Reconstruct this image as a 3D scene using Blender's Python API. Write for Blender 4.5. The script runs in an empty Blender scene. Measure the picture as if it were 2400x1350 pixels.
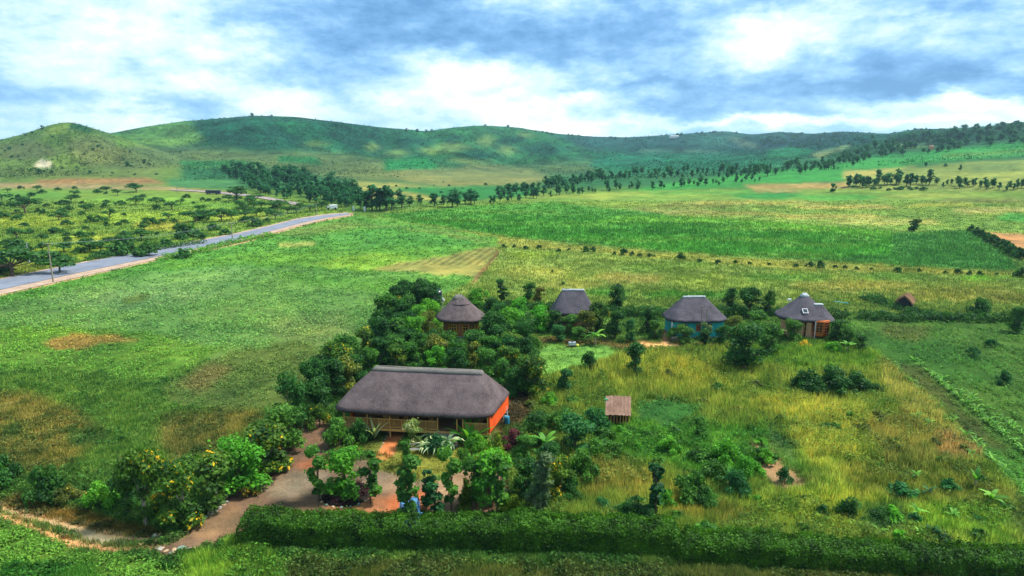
import bpy, math, random
import numpy as np
from mathutils import Vector, Matrix
random.seed(7); RNG = np.random.default_rng(7)
SC = bpy.context.scene; COL = SC.collection
PI = math.pi; R = math.radians

# ------------------------------------------------------------ camera
H = 30.0; F = 1600.0; T = math.atan(345/1600.0)
cd = bpy.data.cameras.new('camera'); cam = bpy.data.objects.new('camera', cd); COL.objects.link(cam)
cd.sensor_width = 36; cd.lens = 24.0; cd.clip_end = 20000; cd.clip_start = 0.5
cam.location = (0, 0, H); cam.rotation_euler = (PI/2 - T, 0, 0); SC.camera = cam

# ------------------------------------------------------------ exposure, world, sun
SC.view_settings.view_transform = 'Standard'; SC.view_settings.look = 'None'
SC.view_settings.gamma = 1; SC.view_settings.exposure = 1.08
SUN_EL, SUN_AZ = R(58), R(78)      # azimuth measured from +Y towards +X
sd = bpy.data.lights.new('sun', 'SUN'); sd.energy = 4.3; sd.angle = R(10); sd.color = (1.0, .95, .86)
so = bpy.data.objects.new('sun', sd); COL.objects.link(so)
sv = Vector((math.sin(SUN_AZ)*math.cos(SUN_EL), math.cos(SUN_AZ)*math.cos(SUN_EL), math.sin(SUN_EL)))
so.rotation_euler = (-sv).to_track_quat('-Z', 'Y').to_euler(); so.location = sv*200

def s2l(c):
    c = np.asarray(c, float)/255.0
    return np.where(c <= .04045, c/12.92, ((c+.055)/1.055)**2.4)

class NT:                                             # tiny node helper
    def __init__(s, tree): s.t = tree; s.n = tree.nodes; s.l = tree.links
    def new(s, typ, **kw):
        n = s.n.new(typ)
        for k, v in kw.items(): setattr(n, k, v)
        return n
    def put(s, sock, v):
        if isinstance(v, bpy.types.NodeSocket): s.l.new(v, sock)
        elif v is not None: sock.default_value = v
    def math(s, op, a, b=None, c=None, clamp=False):
        n = s.new('ShaderNodeMath', operation=op); n.use_clamp = clamp
        s.put(n.inputs[0], a); s.put(n.inputs[1], b); s.put(n.inputs[2], c)
        return n.outputs[0]
    def mix(s, f, a, b, mode='MIX'):
        n = s.new('ShaderNodeMix', data_type='RGBA', blend_type=mode)
        s.put(n.inputs[0], f); s.put(n.inputs[6], a); s.put(n.inputs[7], b)
        return n.outputs[2]
    def noise(s, vec, scale, detail=4, rough=.55):
        n = s.new('ShaderNodeTexNoise'); s.put(n.inputs['Vector'], vec)
        n.inputs['Scale'].default_value = scale; n.inputs['Detail'].default_value = detail
        n.inputs['Roughness'].default_value = rough
        return n.outputs[0]
    def ramp(s, f, pts):
        n = s.new('ShaderNodeValToRGB'); s.put(n.inputs[0], f); e = n.color_ramp.elements
        while len(e) < len(pts): e.new(.5)
        for el, (p, c) in zip(e, pts): el.position = p; el.color = (*c[:3], 1)
        return n.outputs[0]

def ang(px, py):                                      # photo pixel -> azimuth, elevation
    u = (675-py)/F; y = math.cos(T)+u*math.sin(T); z = -math.sin(T)+u*math.cos(T); x = (px-1200)/F
    return math.atan2(x, y), math.atan2(z, math.hypot(x, y))

w = bpy.data.worlds.new('World'); SC.world = w; w.use_nodes = True
N = NT(w.node_tree); N.n.clear()
tc = N.new('ShaderNodeTexCoord').outputs['Generated']
sp = N.new('ShaderNodeSeparateXYZ'); N.l.new(tc, sp.inputs[0])
azr = N.math('ARCTAN2', sp.outputs[0], sp.outputs[1]); elr = N.math('ARCSINE', sp.outputs[2])
def cloudvec(kx, kz, off):
    c = N.new('ShaderNodeCombineXYZ'); N.put(c.inputs[0], N.math('MULTIPLY', azr, kx)); N.put(c.inputs[1], N.math('MULTIPLY', elr, kz)); c.inputs[2].default_value = off
    return c.outputs[0]
wa = N.noise(cloudvec(5, 12, 3.1), 1.0, 6, .62); wb = N.noise(cloudvec(6, 14, 9.7), 1.0, 6, .62)
az = N.math('ADD', azr, N.math('MULTIPLY', N.math('SUBTRACT', wa, .5), .26))
el = N.math('ADD', elr, N.math('MULTIPLY', N.math('SUBTRACT', wb, .5), .11))
# bright and dark masses of the overcast: photo px, py, radius x, radius y, weight
BL = [(90,60,260,70,.34),(500,110,130,45,.5),(390,40,60,50,.3),(110,200,60,40,.3),(500,200,90,32,.4),(270,290,130,20,.5),(620,240,90,18,.35),(150,225,200,35,-.20),
      (900,60,420,55,-.52),(1300,90,330,50,-.50),(720,150,170,60,-.25),(850,205,140,38,-.30),(450,225,60,20,-.3),(340,255,160,14,-.22),
      (1130,180,150,40,.62),(1200,262,230,40,.75),(1330,295,160,24,.5),(1400,205,120,26,-.45),(1500,215,110,14,-.3),
      (1720,85,130,42,.62),(1780,110,50,40,.3),(1720,22,130,26,-.45),(1560,270,160,24,-.35),(1620,240,300,36,-.2),
      (2150,150,300,55,-.48),(2060,205,280,28,-.42),(2350,190,170,28,-.25),(2320,15,140,24,-.45),(2170,20,60,26,-.3),(2080,15,60,18,.4),
      (1950,85,120,40,.22),(2200,245,300,20,.48),(2380,215,90,12,.45),(1750,300,260,9,.5),(2080,295,300,10,.35),(1850,265,120,16,-.28),(2390,100,30,60,.2),(20,290,60,40,-.2),(700,290,120,30,.25),(1600,150,120,30,.1)]
acc = None
for px, py, rx, ry, wt in BL:
    a0, e0 = ang(px, py)
    dx = N.math('MULTIPLY', N.math('SUBTRACT', az, a0), F/rx*.9); dy = N.math('MULTIPLY', N.math('SUBTRACT', el, e0), F/ry*.9)
    g = N.math('EXPONENT', N.math('MULTIPLY', N.math('ADD', N.math('MULTIPLY', dx, dx), N.math('MULTIPLY', dy, dy)), -1.0))
    acc = N.math('MULTIPLY_ADD', g, wt, acc if acc is not None else 0.0)
n1 = N.noise(cloudvec(6, 17, 1.3), 1.0, 8, .60); n2 = N.noise(cloudvec(20, 40, 5.0), 1.0, 6, .6)
n3 = N.noise(cloudvec(60, 100, 7.0), 1.0, 5, .65)
val = N.math('ADD', N.math('MULTIPLY_ADD', acc, .62, .56), N.math('MULTIPLY_ADD', n1, 1.35, -.675)); val = N.math('ADD', val, N.math('MULTIPLY_ADD', n2, .72, -.36)); val = N.math('ADD', val, N.math('MULTIPLY_ADD', n3, .24, -.12))
cc = N.ramp(val, [(0.0, s2l((98,150,200))), (.22, s2l((122,174,222))), (.42, s2l((156,202,236))), (.64, s2l((200,230,248))), (.88, s2l((238,250,255))), (1, (1.1,1.1,1.1))])
sky = N.new('ShaderNodeTexSky', sky_type='NISHITA'); sky.sun_disc = False; sky.sun_elevation = SUN_EL; sky.sun_rotation = SUN_AZ
skyc = N.mix(1.0, sky.outputs[0], (.10, .10, .10, 1), 'MULTIPLY')
cc = N.mix(.94, skyc, cc)
mr = N.new('ShaderNodeMapRange'); N.put(mr.inputs[0], elr); mr.inputs[1].default_value = R(19); mr.inputs[2].default_value = R(50); mr.inputs[3].default_value = .615; mr.inputs[4].default_value = .78
vm = N.new('ShaderNodeVectorMath', operation='SCALE'); N.l.new(cc, vm.inputs[0]); N.l.new(mr.outputs[0], vm.inputs['Scale'])
bg = N.new('ShaderNodeBackground'); N.l.new(vm.outputs[0], bg.inputs[0]); bg.inputs[1].default_value = 1.0
wo = N.new('ShaderNodeOutputWorld'); N.l.new(bg.outputs[0], wo.inputs[0])

# ------------------------------------------------------------ object helpers
def tag(o, label=None, cat=None, group=None, kind=None):
    if label: o['label'] = label
    if cat: o['category'] = cat
    if group: o['group'] = group
    if kind: o['kind'] = kind
    return o
def empty(name, loc, rz=0, **kw):
    o = bpy.data.objects.new(name, None); COL.objects.link(o); o.location = loc; o.rotation_euler = (0, 0, rz); o.empty_display_size = .3
    return tag(o, **kw)
def link(name, me, mat, parent=None, loc=None):
    o = bpy.data.objects.new(name, me); COL.objects.link(o)
    if mat is not None:
        for m in (mat if isinstance(mat, (list, tuple)) else [mat]): me.materials.append(m)
    if parent is not None: o.parent = parent
    if loc is not None: o.location = loc
    return o
def copy_tree(o, parent=None):
    c = o.copy(); COL.objects.link(c)
    if parent is not None: c.parent = parent
    for ch in list(o.children): copy_tree(ch, c)
    return c

class MB:                                             # mesh builder
    def __init__(s): s.v = []; s.f = []
    def add(s, vs, fs):
        b = len(s.v); s.v += [tuple(v) for v in vs]; s.f += [tuple(b+i for i in f) for f in fs]; return s
    def box(s, c, d, rz=0, M=None):
        x, y, z = d[0]/2, d[1]/2, d[2]/2
        vs = [Vector((a*x, b*y, e*z)) for e in (-1, 1) for a, b in ((-1,-1),(1,-1),(1,1),(-1,1))]
        m = M if M is not None else Matrix.Rotation(rz, 3, 'Z')
        vs = [m @ v + Vector(c) for v in vs]
        return s.add(vs, [(0,3,2,1),(4,5,6,7),(0,1,5,4),(1,2,6,5),(2,3,7,6),(3,0,4,7)])
    def tube(s, pts, rad, n=6, cap=True):
        pts = [Vector(p) for p in pts]; k = len(pts)
        if not isinstance(rad, (list, tuple)): rad = [rad]*k
        vs = []
        for i, p in enumerate(pts):
            d = (pts[min(i+1, k-1)]-pts[max(i-1, 0)]).normalized()
            a = d.cross(Vector((0, 0, 1))) if abs(d.z) < .95 else d.cross(Vector((1, 0, 0)))
            a.normalize(); b = d.cross(a)
            for j in range(n):
                t = 2*PI*j/n; vs.append(p+(a*math.cos(t)+b*math.sin(t))*rad[i])
        fs = [(i*n+j, i*n+(j+1) % n, (i+1)*n+(j+1) % n, (i+1)*n+j) for i in range(k-1) for j in range(n)]
        if cap: fs += [tuple(range(n))[::-1], tuple((k-1)*n+j for j in range(n))]
        return s.add(vs, fs)
    def lathe(s, prof, n=20, c=(0,0,0)):
        vs = [(c[0]+r*math.cos(2*PI*j/n), c[1]+r*math.sin(2*PI*j/n), c[2]+z) for r, z in prof for j in range(n)]
        k = len(prof)
        fs = [(i*n+j, i*n+(j+1) % n, (i+1)*n+(j+1) % n, (i+1)*n+j) for i in range(k-1) for j in range(n)]
        fs += [tuple(range(n))[::-1], tuple((k-1)*n+j for j in range(n))]
        return s.add(vs, fs)
    def build(s, name, mat, parent=None, smooth=False, bevel=0, loc=None):
        me = bpy.data.meshes.new(name); me.from_pydata(s.v, [], s.f); me.update()
        if smooth: me.polygons.foreach_set('use_smooth', [True]*len(me.polygons))
        o = link(name, me, mat, parent, loc)
        if bevel:
            b = o.modifiers.new('bevel', 'BEVEL'); b.width = bevel; b.segments = 2; b.limit_method = 'ANGLE'
        return o

def np_mesh(name, V, Fi, k, mat, col=None, var=None, parent=None, smooth=False):
    """V (n,3); Fi (m,k) indices; col per-vertex rgb; var per-vertex float"""
    me = bpy.data.meshes.new(name); n = len(V); m = len(Fi)
    me.vertices.add(n); me.vertices.foreach_set('co', np.ascontiguousarray(V, dtype=np.float32).ravel())
    me.loops.add(m*k); me.loops.foreach_set('vertex_index', np.ascontiguousarray(Fi, dtype=np.int32).ravel())
    me.polygons.add(m); me.polygons.foreach_set('loop_start', np.arange(0, m*k, k, dtype=np.int32))
    if smooth: me.polygons.foreach_set('use_smooth', np.ones(m, bool))
    if col is not None:
        a = me.color_attributes.new('tone', 'FLOAT_COLOR', 'POINT')
        c4 = np.ones((n, 4), np.float32); c4[:, :3] = col; a.data.foreach_set('color', c4.ravel())
    if var is not None:
        a = me.attributes.new('var', 'FLOAT', 'POINT'); a.data.foreach_set('value', np.asarray(var, np.float32))
    me.update(calc_edges=True); me.validate()
    return link(name, me, mat, parent)

# ------------------------------------------------------------ materials
def principled(N, col, rough=.8, spec=.2, bump=None, bstr=.3, bdist=.05, extra=None):
    b = N.new('ShaderNodeBsdfPrincipled'); N.put(b.inputs['Base Color'], col); N.put(b.inputs['Roughness'], rough)
    b.inputs['Specular IOR Level'].default_value = spec
    if bump is not None:
        bn = N.new('ShaderNodeBump'); N.put(bn.inputs['Height'], bump); bn.inputs['Strength'].default_value = bstr; bn.inputs['Distance'].default_value = bdist
        N.l.new(bn.outputs[0], b.inputs['Normal'])
    if extra:
        for k, v in extra.items(): b.inputs[k].default_value = v
    return b
def newmat(name):
    m = bpy.data.materials.new(name); m.use_nodes = True; N = NT(m.node_tree); N.n.clear()
    N.out = N.new('ShaderNodeOutputMaterial')
    return m, N
def simple(name, c, c2=None, scale=6, rough=.8, spec=.2, bstr=.25, bdist=.03, stretch=(1,1,1), extra=None, detail=5):
    m, N = newmat(name); c = s2l(c)*.7; c2 = s2l(c2)*.7 if c2 is not None else c*.7
    tc = N.new('ShaderNodeTexCoord').outputs['Object']
    mp = N.new('ShaderNodeMapping'); N.l.new(tc, mp.inputs[0]); mp.inputs['Scale'].default_value = stretch
    n = N.noise(mp.outputs[0], scale, detail, .65)
    col = N.ramp(n, [(.3, c2), (.68, c)])
    b = principled(N, col, rough, spec, n, bstr, bdist, extra); N.l.new(b.outputs[0], N.out.inputs[0])
    return m
FOL = {}
def foliage(name, ca, cb, flower=None, trans=.4):
    if name in FOL: return FOL[name]
    m, N = newmat(name); ca = s2l(ca)*.7; cb = s2l(cb)*.8
    v = N.new('ShaderNodeAttribute', attribute_name='var').outputs['Fac']
    oi = N.new('ShaderNodeObjectInfo')
    pts = [(0, ca*.75), (.45, (ca+cb)/2), (.9, cb)]
    if flower is not None: pts = pts[:2]+[(.89, cb), (.91, s2l(flower)*.9)]
    col = N.ramp(v, pts); 
    col = N.mix(1.0, col, oi.outputs['Color'], 'MULTIPLY')
    b = principled(N, col, .62, .18)
    t = N.new('ShaderNodeBsdfTranslucent'); N.put(t.inputs[0], N.mix(1.0, col, (1.15, 1.2, .55, 1), 'MULTIPLY'))
    mx = N.new('ShaderNodeMixShader'); mx.inputs[0].default_value = trans; N.l.new(b.outputs[0], mx.inputs[1]); N.l.new(t.outputs[0], mx.inputs[2])
    N.l.new(mx.outputs[0], N.out.inputs[0]); FOL[name] = m
    return m
# ------------------------------------------------------------ noise
_tab = RNG.random((512, 512))
def vn(x, y, s=0):
    x = np.asarray(x, float)+s*37.7; y = np.asarray(y, float)+s*91.3
    xi = np.floor(x).astype(int); yi = np.floor(y).astype(int); fx = x-xi; fy = y-yi
    fx = fx*fx*(3-2*fx); fy = fy*fy*(3-2*fy)
    g = lambda a, b: _tab[a & 511, b & 511]
    return (g(xi, yi)*(1-fx)+g(xi+1, yi)*fx)*(1-fy)+(g(xi, yi+1)*(1-fx)+g(xi+1, yi+1)*fx)*fy
def fbm(x, y, o=4, s=0):
    r = 0; a = 1; t = 0
    for i in range(o): r = r+a*vn(x*2**i, y*2**i, s+i); t += a; a *= .5
    return r/t

# ------------------------------------------------------------ terrain height
def zy(py, D): return H + D*math.tan(math.atan((675-py)/F)-T)
TB = [  # column, D0, D1,y1, D2,y2, D3,y3
 (-700,300,450,438,800,392,1300,358),(0,300,450,438,800,390,1300,345),(165,300,450,438,800,384,1300,326),(260,300,450,435,800,375,1300,313),
 (340,300,450,433,800,370,1320,297),(430,300,450,432,800,365,1350,285),(520,300,450,432,800,362,1380,277),(600,300,450,432,800,360,1400,271),(700,300,455,431,830,362,1430,274),(800,300,460,430,850,365,1450,287),
 (900,300,470,429,880,368,1480,299),(1000,300,480,428,900,370,1500,308),(1060,300,490,427,930,372,1530,299),(1130,300,500,425,950,375,1550,294),(1210,300,510,424,980,380,1620,299),(1300,300,520,422,1000,385,1700,313),(1400,300,520,418,1050,384,1850,321),
 (1480,300,520,415,1100,382,2000,322),(1560,290,500,415,1200,380,2200,317),(1700,290,480,412,1200,375,2300,307),(1760,280,480,410,1200,370,2350,316),(1830,280,470,408,1200,365,2400,309),(1900,270,460,407,1100,360,2300,314),
 (1980,270,450,405,1000,355,2200,308),(2080,260,430,402,900,352,1900,314),(2140,260,425,400,850,351,1750,303),(2200,250,420,398,800,350,1600,302),(2300,250,410,394,750,348,1450,297),(2400,240,400,390,700,345,1300,285),(3100,230,380,372,600,330,1100,262)]
TB = np.array(TB, float); TP = TB[:, 0]
def _sm(col):                                         # smooth along columns
    xs = np.arange(-700, 3101, 5.0); ys = np.interp(xs, TP, col); k = np.hanning(13); k /= k.sum()
    return xs, np.convolve(np.pad(ys, 6, 'edge'), k, 'valid')
XS, D0 = _sm(TB[:, 1]); D1 = _sm(TB[:, 2])[1]; D2 = _sm(TB[:, 4])[1]; D3 = _sm(TB[:, 6])[1]
_zf = lambda yc, D: H + D*np.tan(np.arctan((675-yc)/F)-T)
Z1 = _zf(_sm(TB[:, 3])[1], D1); Z2 = _zf(_sm(TB[:, 5])[1], D2); Z3 = _zf(_sm(TB[:, 7])[1], D3)
L1 = np.array([(-700,360),(-150,345),(0,328),(60,314),(120,294),(150,288),(170,287),(200,294),(250,310),(330,338),(420,370),(520,402),(640,432)], float)
def terrain(x, y):
    x = np.asarray(x, float); y = np.maximum(np.asarray(y, float), 1.0)
    c = np.clip(1200+F/math.cos(T)*x/y, -700, 3100)
    d0, d1, d2, d3, z1, z2, z3 = [np.interp(c, XS, a) for a in (D0, D1, D2, D3, Z1, Z2, Z3)]
    def seg(D, a, b, za, zb, sa, sb):
        t = np.clip((D-a)/(b-a), 0, 1); h = b-a
        return (2*t**3-3*t**2+1)*za+(t**3-2*t**2+t)*h*sa+(-2*t**3+3*t**2)*zb+(t**3-t**2)*h*sb
    s1 = (z1/(d1-d0)+(z2-z1)/(d2-d1))/2; s2 = ((z2-z1)/(d2-d1)+(z3-z2)/(d3-d2))/2
    z = np.where(y < d0, 0, seg(y, d0, d1, 0, z1, 0, s1))
    z = np.where(y > d1, seg(y, d1, d2, z1, z2, s1, s2), z)
    z = np.where(y > d2, seg(y, d2, d3, z2, z3, s2, .01), z)
    z = np.where(y > d3, seg(y, d3, d3*1.6, z3, z3*.25, .01, 0), z)
    # gullies and spurs of the main range, held below the line of sight to its crest
    wgt = np.clip((y-d1)/(d2-d1), 0, 1)*np.clip((d3-y)/(d3*.2), .05, 1)*np.clip((y-500)/300, 0, 1)
    rg = 1-np.abs(2*fbm(x/170, y/420, 4, 3)-1)*2.2
    z = z + wgt*((rg-.35)*22+(fbm(x/60, y/90, 4, 5)-.5)*18+(fbm(x/22, y/30, 3, 6)-.5)*5)
    z = np.where((y > 600) & (y < d3), np.minimum(z, H+y*((z3-H)/d3)-3*(1-y/d3)), z)
    # the nearer hill at the left
    yl = np.interp(c, L1[:, 0], L1[:, 1]); dr = 760.0; zr = _zf(yl, dr)
    g = np.where(y < dr, np.clip((y-430)/(dr-430), 0, 1), np.clip((1150-y)/(1150-dr), 0, 1))
    zl = zr*np.where(y < dr, g**1.25*(1.35-.35*g), g*g*(3-2*g))
    wl = np.clip((y-470)/120, 0, 1)*np.clip((1000-y)/200, 0, 1)*np.clip((dr-y)/120, .05, 1)*(y > 470)
    zl = zl + wl*((1-np.abs(2*fbm(x/80, y/200, 3, 13)-1)*2-.4)*9+(fbm(x/25, y/35, 3, 16)-.5)*6)
    zl = np.where(y < dr, np.minimum(zl, H+y*((zr-H)/dr)-1.5*(1-y/dr)), zl)
    z = np.maximum(z, np.where(c < 640, zl, -99)*(y > 430)*(y < 1150))
    z = z + np.clip((y-120)/200, 0, 1)*(fbm(x/90, y/90, 3, 8)-.5)*1.0
    return z
# 'at': photo pixel -> point on the terrain
_DD = np.geomspace(30, 4200, 560).astype(np.float32); _CC = np.arange(-900, 3301, 4.0)
_cg, _dg = np.meshgrid(_CC, _DD, indexing='ij')
_TZ = terrain((_cg-1200)*_dg*math.cos(T)/F, _dg).astype(np.float32)
def at(px, py):
    px = np.atleast_1d(np.asarray(px, float)); py = np.atleast_1d(np.asarray(py, float))
    u = (675-py)/F; ry = math.cos(T)+u*math.sin(T); rz = -math.sin(T)+u*math.cos(T); rx = (px-1200)/F
    out = np.zeros((len(px), 3))
    for s in range(0, len(px), 20000):
        q = slice(s, s+20000); a = rx[q]/ry[q]; b = rz[q]/ry[q]
        ci = np.clip(np.round((1200+F/math.cos(T)*a+900)/4).astype(int), 0, len(_CC)-1)
        g = (H+b.astype(np.float32)[:, None]*_DD)-_TZ[ci]
        i = np.argmax(g < 0, 1); i = np.where(i == 0, len(_DD)-1, i); j = i-1; r = np.arange(len(i))
        t = np.clip(g[r, j]/np.maximum(g[r, j]-g[r, i], 1e-6), 0, 1)
        D = _DD[j]*(1-t)+_DD[i]*t
        out[q] = np.stack([a*D, D, H+b*D], 1)
    return out
def atp(px, py):
    p = at([px], [py])[0]; p[2] = float(terrain(p[0], p[1])); return Vector(p)
def atz(px, py, z):
    u = (675-py)/F; ry = math.cos(T)+u*math.sin(T); rz = -math.sin(T)+u*math.cos(T); t = (z-H)/rz
    return Vector(((px-1200)/F*t, ry*t, z))
def depth(p): return p[1]*math.cos(T)-(p[2]-H)*math.sin(T)
def projn(P):
    d = P[:, 1]*math.cos(T)-(P[:, 2]-H)*math.sin(T); v = P[:, 1]*math.sin(T)+(P[:, 2]-H)*math.cos(T)
    return 1200+F*P[:, 0]/d, 675-F*v/d
# ------------------------------------------------------------ land cover: which field lies where, its plant colour and its growth
# (outline as seen from the drone, colour, soft edge, kind, plant height). kind: 0 bare, 1 leafy crop, 2 grass, 3 maize, 4 short lawn
Z = []
def z(pts, c, soft=6, kind=2, h=.4): Z.append((np.array(pts, float), s2l(c), soft, kind, h))
z([(-700,0),(3100,0),(3100,1500),(-700,1500)], (78,122,52), 0)
# hills
z([(-700,0),(3100,0),(3100,440),(-700,440)], (38,102,66), 8)
z([(-700,300),(160,270),(270,315),(430,370),(420,450),(-700,450)], (92,122,56), 8)
z([(180,320),(290,325),(430,375),(330,402),(200,392),(150,350)], (98,112,66), 12)
z([(0,340),(80,330),(150,360),(60,375),(0,372)], (94,108,66), 8)
z([(130,280),(175,282),(150,310),(100,320)], (118,140,44), 6)
z([(170,282),(215,300),(215,312),(165,300)], (30,92,50), 4)
z([(260,318),(400,280),(470,280),(484,330),(410,345),(280,345)], (104,134,52), 7)
z([(440,285),(600,262),(800,280),(900,300),(900,350),(760,350),(600,356),(480,325)], (14,88,62), 8)
z([(640,280),(700,275),(760,320),(830,355),(760,352),(690,320)], (30,108,66), 7)
z([(300,345),(450,345),(600,356),(780,356),(950,385),(1050,395),(1050,425),(850,425),(560,388),(300,385)], (98,116,68), 12)
z([(420,378),(560,376),(640,390),(430,391)], (44,122,62), 3)
z([(650,365),(740,368),(760,388),(650,380)], (40,118,62), 5)
z([(900,370),(1000,366),(1030,395),(900,400)], (28,126,70), 5)
z([(80,420),(340,414),(386,432),(100,434)], (142,112,78), 4)
z([(390,421),(540,414),(580,440),(400,440)], (58,118,74), 4)
z([(-700,392),(380,398),(380,414),(-700,418)], (88,112,60), 8)
z([(78,388),(96,373),(122,379),(116,392),(88,394)], (176,172,165), 2, 0)
z([(980,300),(1130,290),(1300,310),(1380,345),(1250,385),(1000,365)], (48,112,60), 12)
for q in [(1060,345,50,14),(1140,330,30,16),(1010,352,40,9),(1190,350,26,16),(930,360,36,12),(1100,375,60,8),(870,345,24,12),(1230,318,30,8),(740,338,40,7)]:
    z([(q[0]-q[2],q[1]),(q[0],q[1]-q[3]),(q[0]+q[2],q[1]),(q[0],q[1]+q[3])], (122,132,62), 7)
for q in [(960,330,50,12),(1060,325,40,10),(1120,365,60,14),(1200,330,50,14),(1000,335,30,10),(1280,350,70,20),(880,320,40,14)]:
    z([(q[0]-q[2],q[1]),(q[0],q[1]-q[3]),(q[0]+q[2],q[1]),(q[0],q[1]+q[3])], (16,88,62), 9)
z([(1040,400),(1120,383),(1240,392),(1300,415),(1250,432),(1050,440),(960,425),(900,405)], (116,124,76), 8)
z([(1230,385),(1400,375),(1440,395),(1300,412)], (96,122,74), 10)
z([(800,432),(830,425),(900,428),(1050,440),(1060,465),(900,470),(830,450)], (140,146,80), 6)
z([(900,440),(1080,436),(1250,436),(1250,460),(1080,470)], (34,118,62), 6)
z([(1290,315),(2130,308),(2000,345),(1900,362),(1500,362),(1370,350)], (24,82,76), 10)
z([(1620,312),(1700,308),(1740,330),(1680,345),(1600,335)], (44,100,84), 6)
z([(1700,320),(1740,325),(1790,350),(1740,345)], (100,112,86), 5)
z([(1400,365),(1560,352),(1800,366),(1850,385),(1700,402),(1440,408),(1380,390)], (22,112,78), 7)
z([(1500,350),(1680,352),(1680,358),(1500,357)], (90,116,92), 3)
z([(1795,352),(1850,344),(1910,352),(1870,370),(1800,366)], (30,128,80), 3)
z([(1900,362),(1990,338),(2000,342),(1920,372)], (130,140,92), 3)
z([(1930,370),(2080,325),(2250,305),(2420,292),(3100,280),(3100,325),(2400,332),(2150,362),(1950,385)], (30,92,58), 8)
z([(2100,330),(2200,325),(2180,345),(2100,350)], (84,116,66), 8)
z([(1450,450),(1560,430),(1700,412),(1920,390),(2080,362),(2400,332),(3100,318),(3100,360),(2400,366),(2150,386),(2080,405),(1960,425),(1760,436),(1600,446)], (42,136,62), 5, 1, .4)
z([(2200,362),(2400,350),(3100,340),(3100,350),(2400,358),(2210,370)], (86,142,58), 4)
z([(2110,384),(2400,366),(3100,355),(3100,362),(2400,372),(2110,388)], (34,96,46), 2)
z([(1960,428),(2100,400),(2260,380),(2400,374),(3100,365),(3100,470),(2100,470),(1900,450)], (116,138,72), 6)
z([(2250,390),(2400,378),(2400,400),(2280,405)], (96,124,74), 8)
z([(1740,433),(1990,428),(1985,440),(1770,446)], (152,134,88), 3)
z([(1980,400),(2060,398),(2160,388),(2040,412),(1980,420)], (150,150,88), 5)
# far plain
z([(830,505),(1100,470),(1500,447),(1800,445),(3100,450),(3100,640),(900,540)], (100,140,60), 6, 2, .35)
for q in [(1500,455,200,4,(130,158,66)),(1800,455,90,10,(40,132,62)),(1350,462,120,4,(126,150,64)),(1960,462,110,6,(70,148,60)),(2180,458,120,5,(128,152,70)),(1650,452,160,4,(78,140,60)),
          (1750,475,200,4,(150,150,78)),(1600,482,160,5,(112,128,62)),(1980,485,140,4,(154,152,84)),(2330,492,110,6,(150,160,96)),(2200,480,90,4,(140,156,66)),(1450,478,120,4,(116,152,58)),(1560,496,150,4,(148,160,96)),(1700,500,150,5,(116,128,64)),
          (2080,520,160,7,(138,152,84)),(1950,508,150,5,(146,150,78)),(2300,470,140,5,(104,122,66)),(1820,447,60,3,(160,140,96)),(2390,510,60,10,(60,140,56)),(2250,520,60,5,(100,142,58)),(1330,468,60,3,(90,140,58)),(2500,480,120,12,(120,140,70))]:
    a, b, u, v, c = q; z([(a-u,b),(a-u*.5,b-v),(a+u*.6,b-v),(a+u,b+v*.2),(a+u*.5,b+v),(a-u*.6,b+v)], c, 4, 2, .3)
z([(880,505),(1100,482),(1300,475),(1450,490),(1600,510),(1560,522),(1180,520),(950,520)], (70,142,52), 4, 3, .6)
z([(1180,500),(1600,512),(2090,544),(2090,606),(1900,606),(1600,592),(1400,572),(1200,556),(1100,540),(900,515)], (62,140,48), 3, 3, .8)
z([(1450,505),(1700,514),(2090,543),(2090,556),(1700,530),(1400,520)], (92,160,52), 3, 3, .8)
z([(2088,546),(2290,540),(2340,580),(2390,635),(2100,622),(1900,606),(2088,600)], (58,124,58), 3, 3, .7)
z([(860,515),(960,522),(1180,556),(1400,576),(1600,595),(1900,612),(2100,625),(2400,640),(3100,660),(3100,672),(2400,654),(1850,632),(1500,600),(1180,578),(1040,560),(900,535)], (126,140,64), 4, 2, .4)
z([(1170,578),(1500,602),(1850,632),(2400,655),(3100,672),(3100,790),(2400,744),(2000,735),(1500,720),(1000,712),(1090,665),(1120,640)], (112,142,66), 5, 2, .5)
for q in [(1250,640,90,14,(138,156,78)),(1480,655,90,12,(156,160,90)),(1700,660,160,12,(118,150,64)),(1330,668,90,10,(140,154,80)),(1620,690,130,8,(72,142,50)),(2000,672,160,12,(134,146,72)),(2250,690,160,16,(132,144,66)),(1250,595,70,6,(140,168,56)),(2330,652,90,3,(110,176,48)),(2100,650,100,5,(96,146,56)),(1560,625,120,8,(100,140,56)),(1420,690,60,8,(70,136,50)),(1850,650,110,7,(84,140,52)),(2380,700,80,10,(120,130,60)),(1150,690,60,10,(120,146,66))]:
    a, b, u, v, c = q; z([(a-u,b),(a-u*.5,b-v),(a+u*.6,b-v),(a+u,b+v*.2),(a+u*.5,b+v),(a-u*.6,b+v)], c, 8, 2, .5)
z([(2290,543),(2400,548),(3100,560),(3100,625),(2440,618),(2385,598),(2330,572)], (158,118,82), 2, 0)
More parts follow.
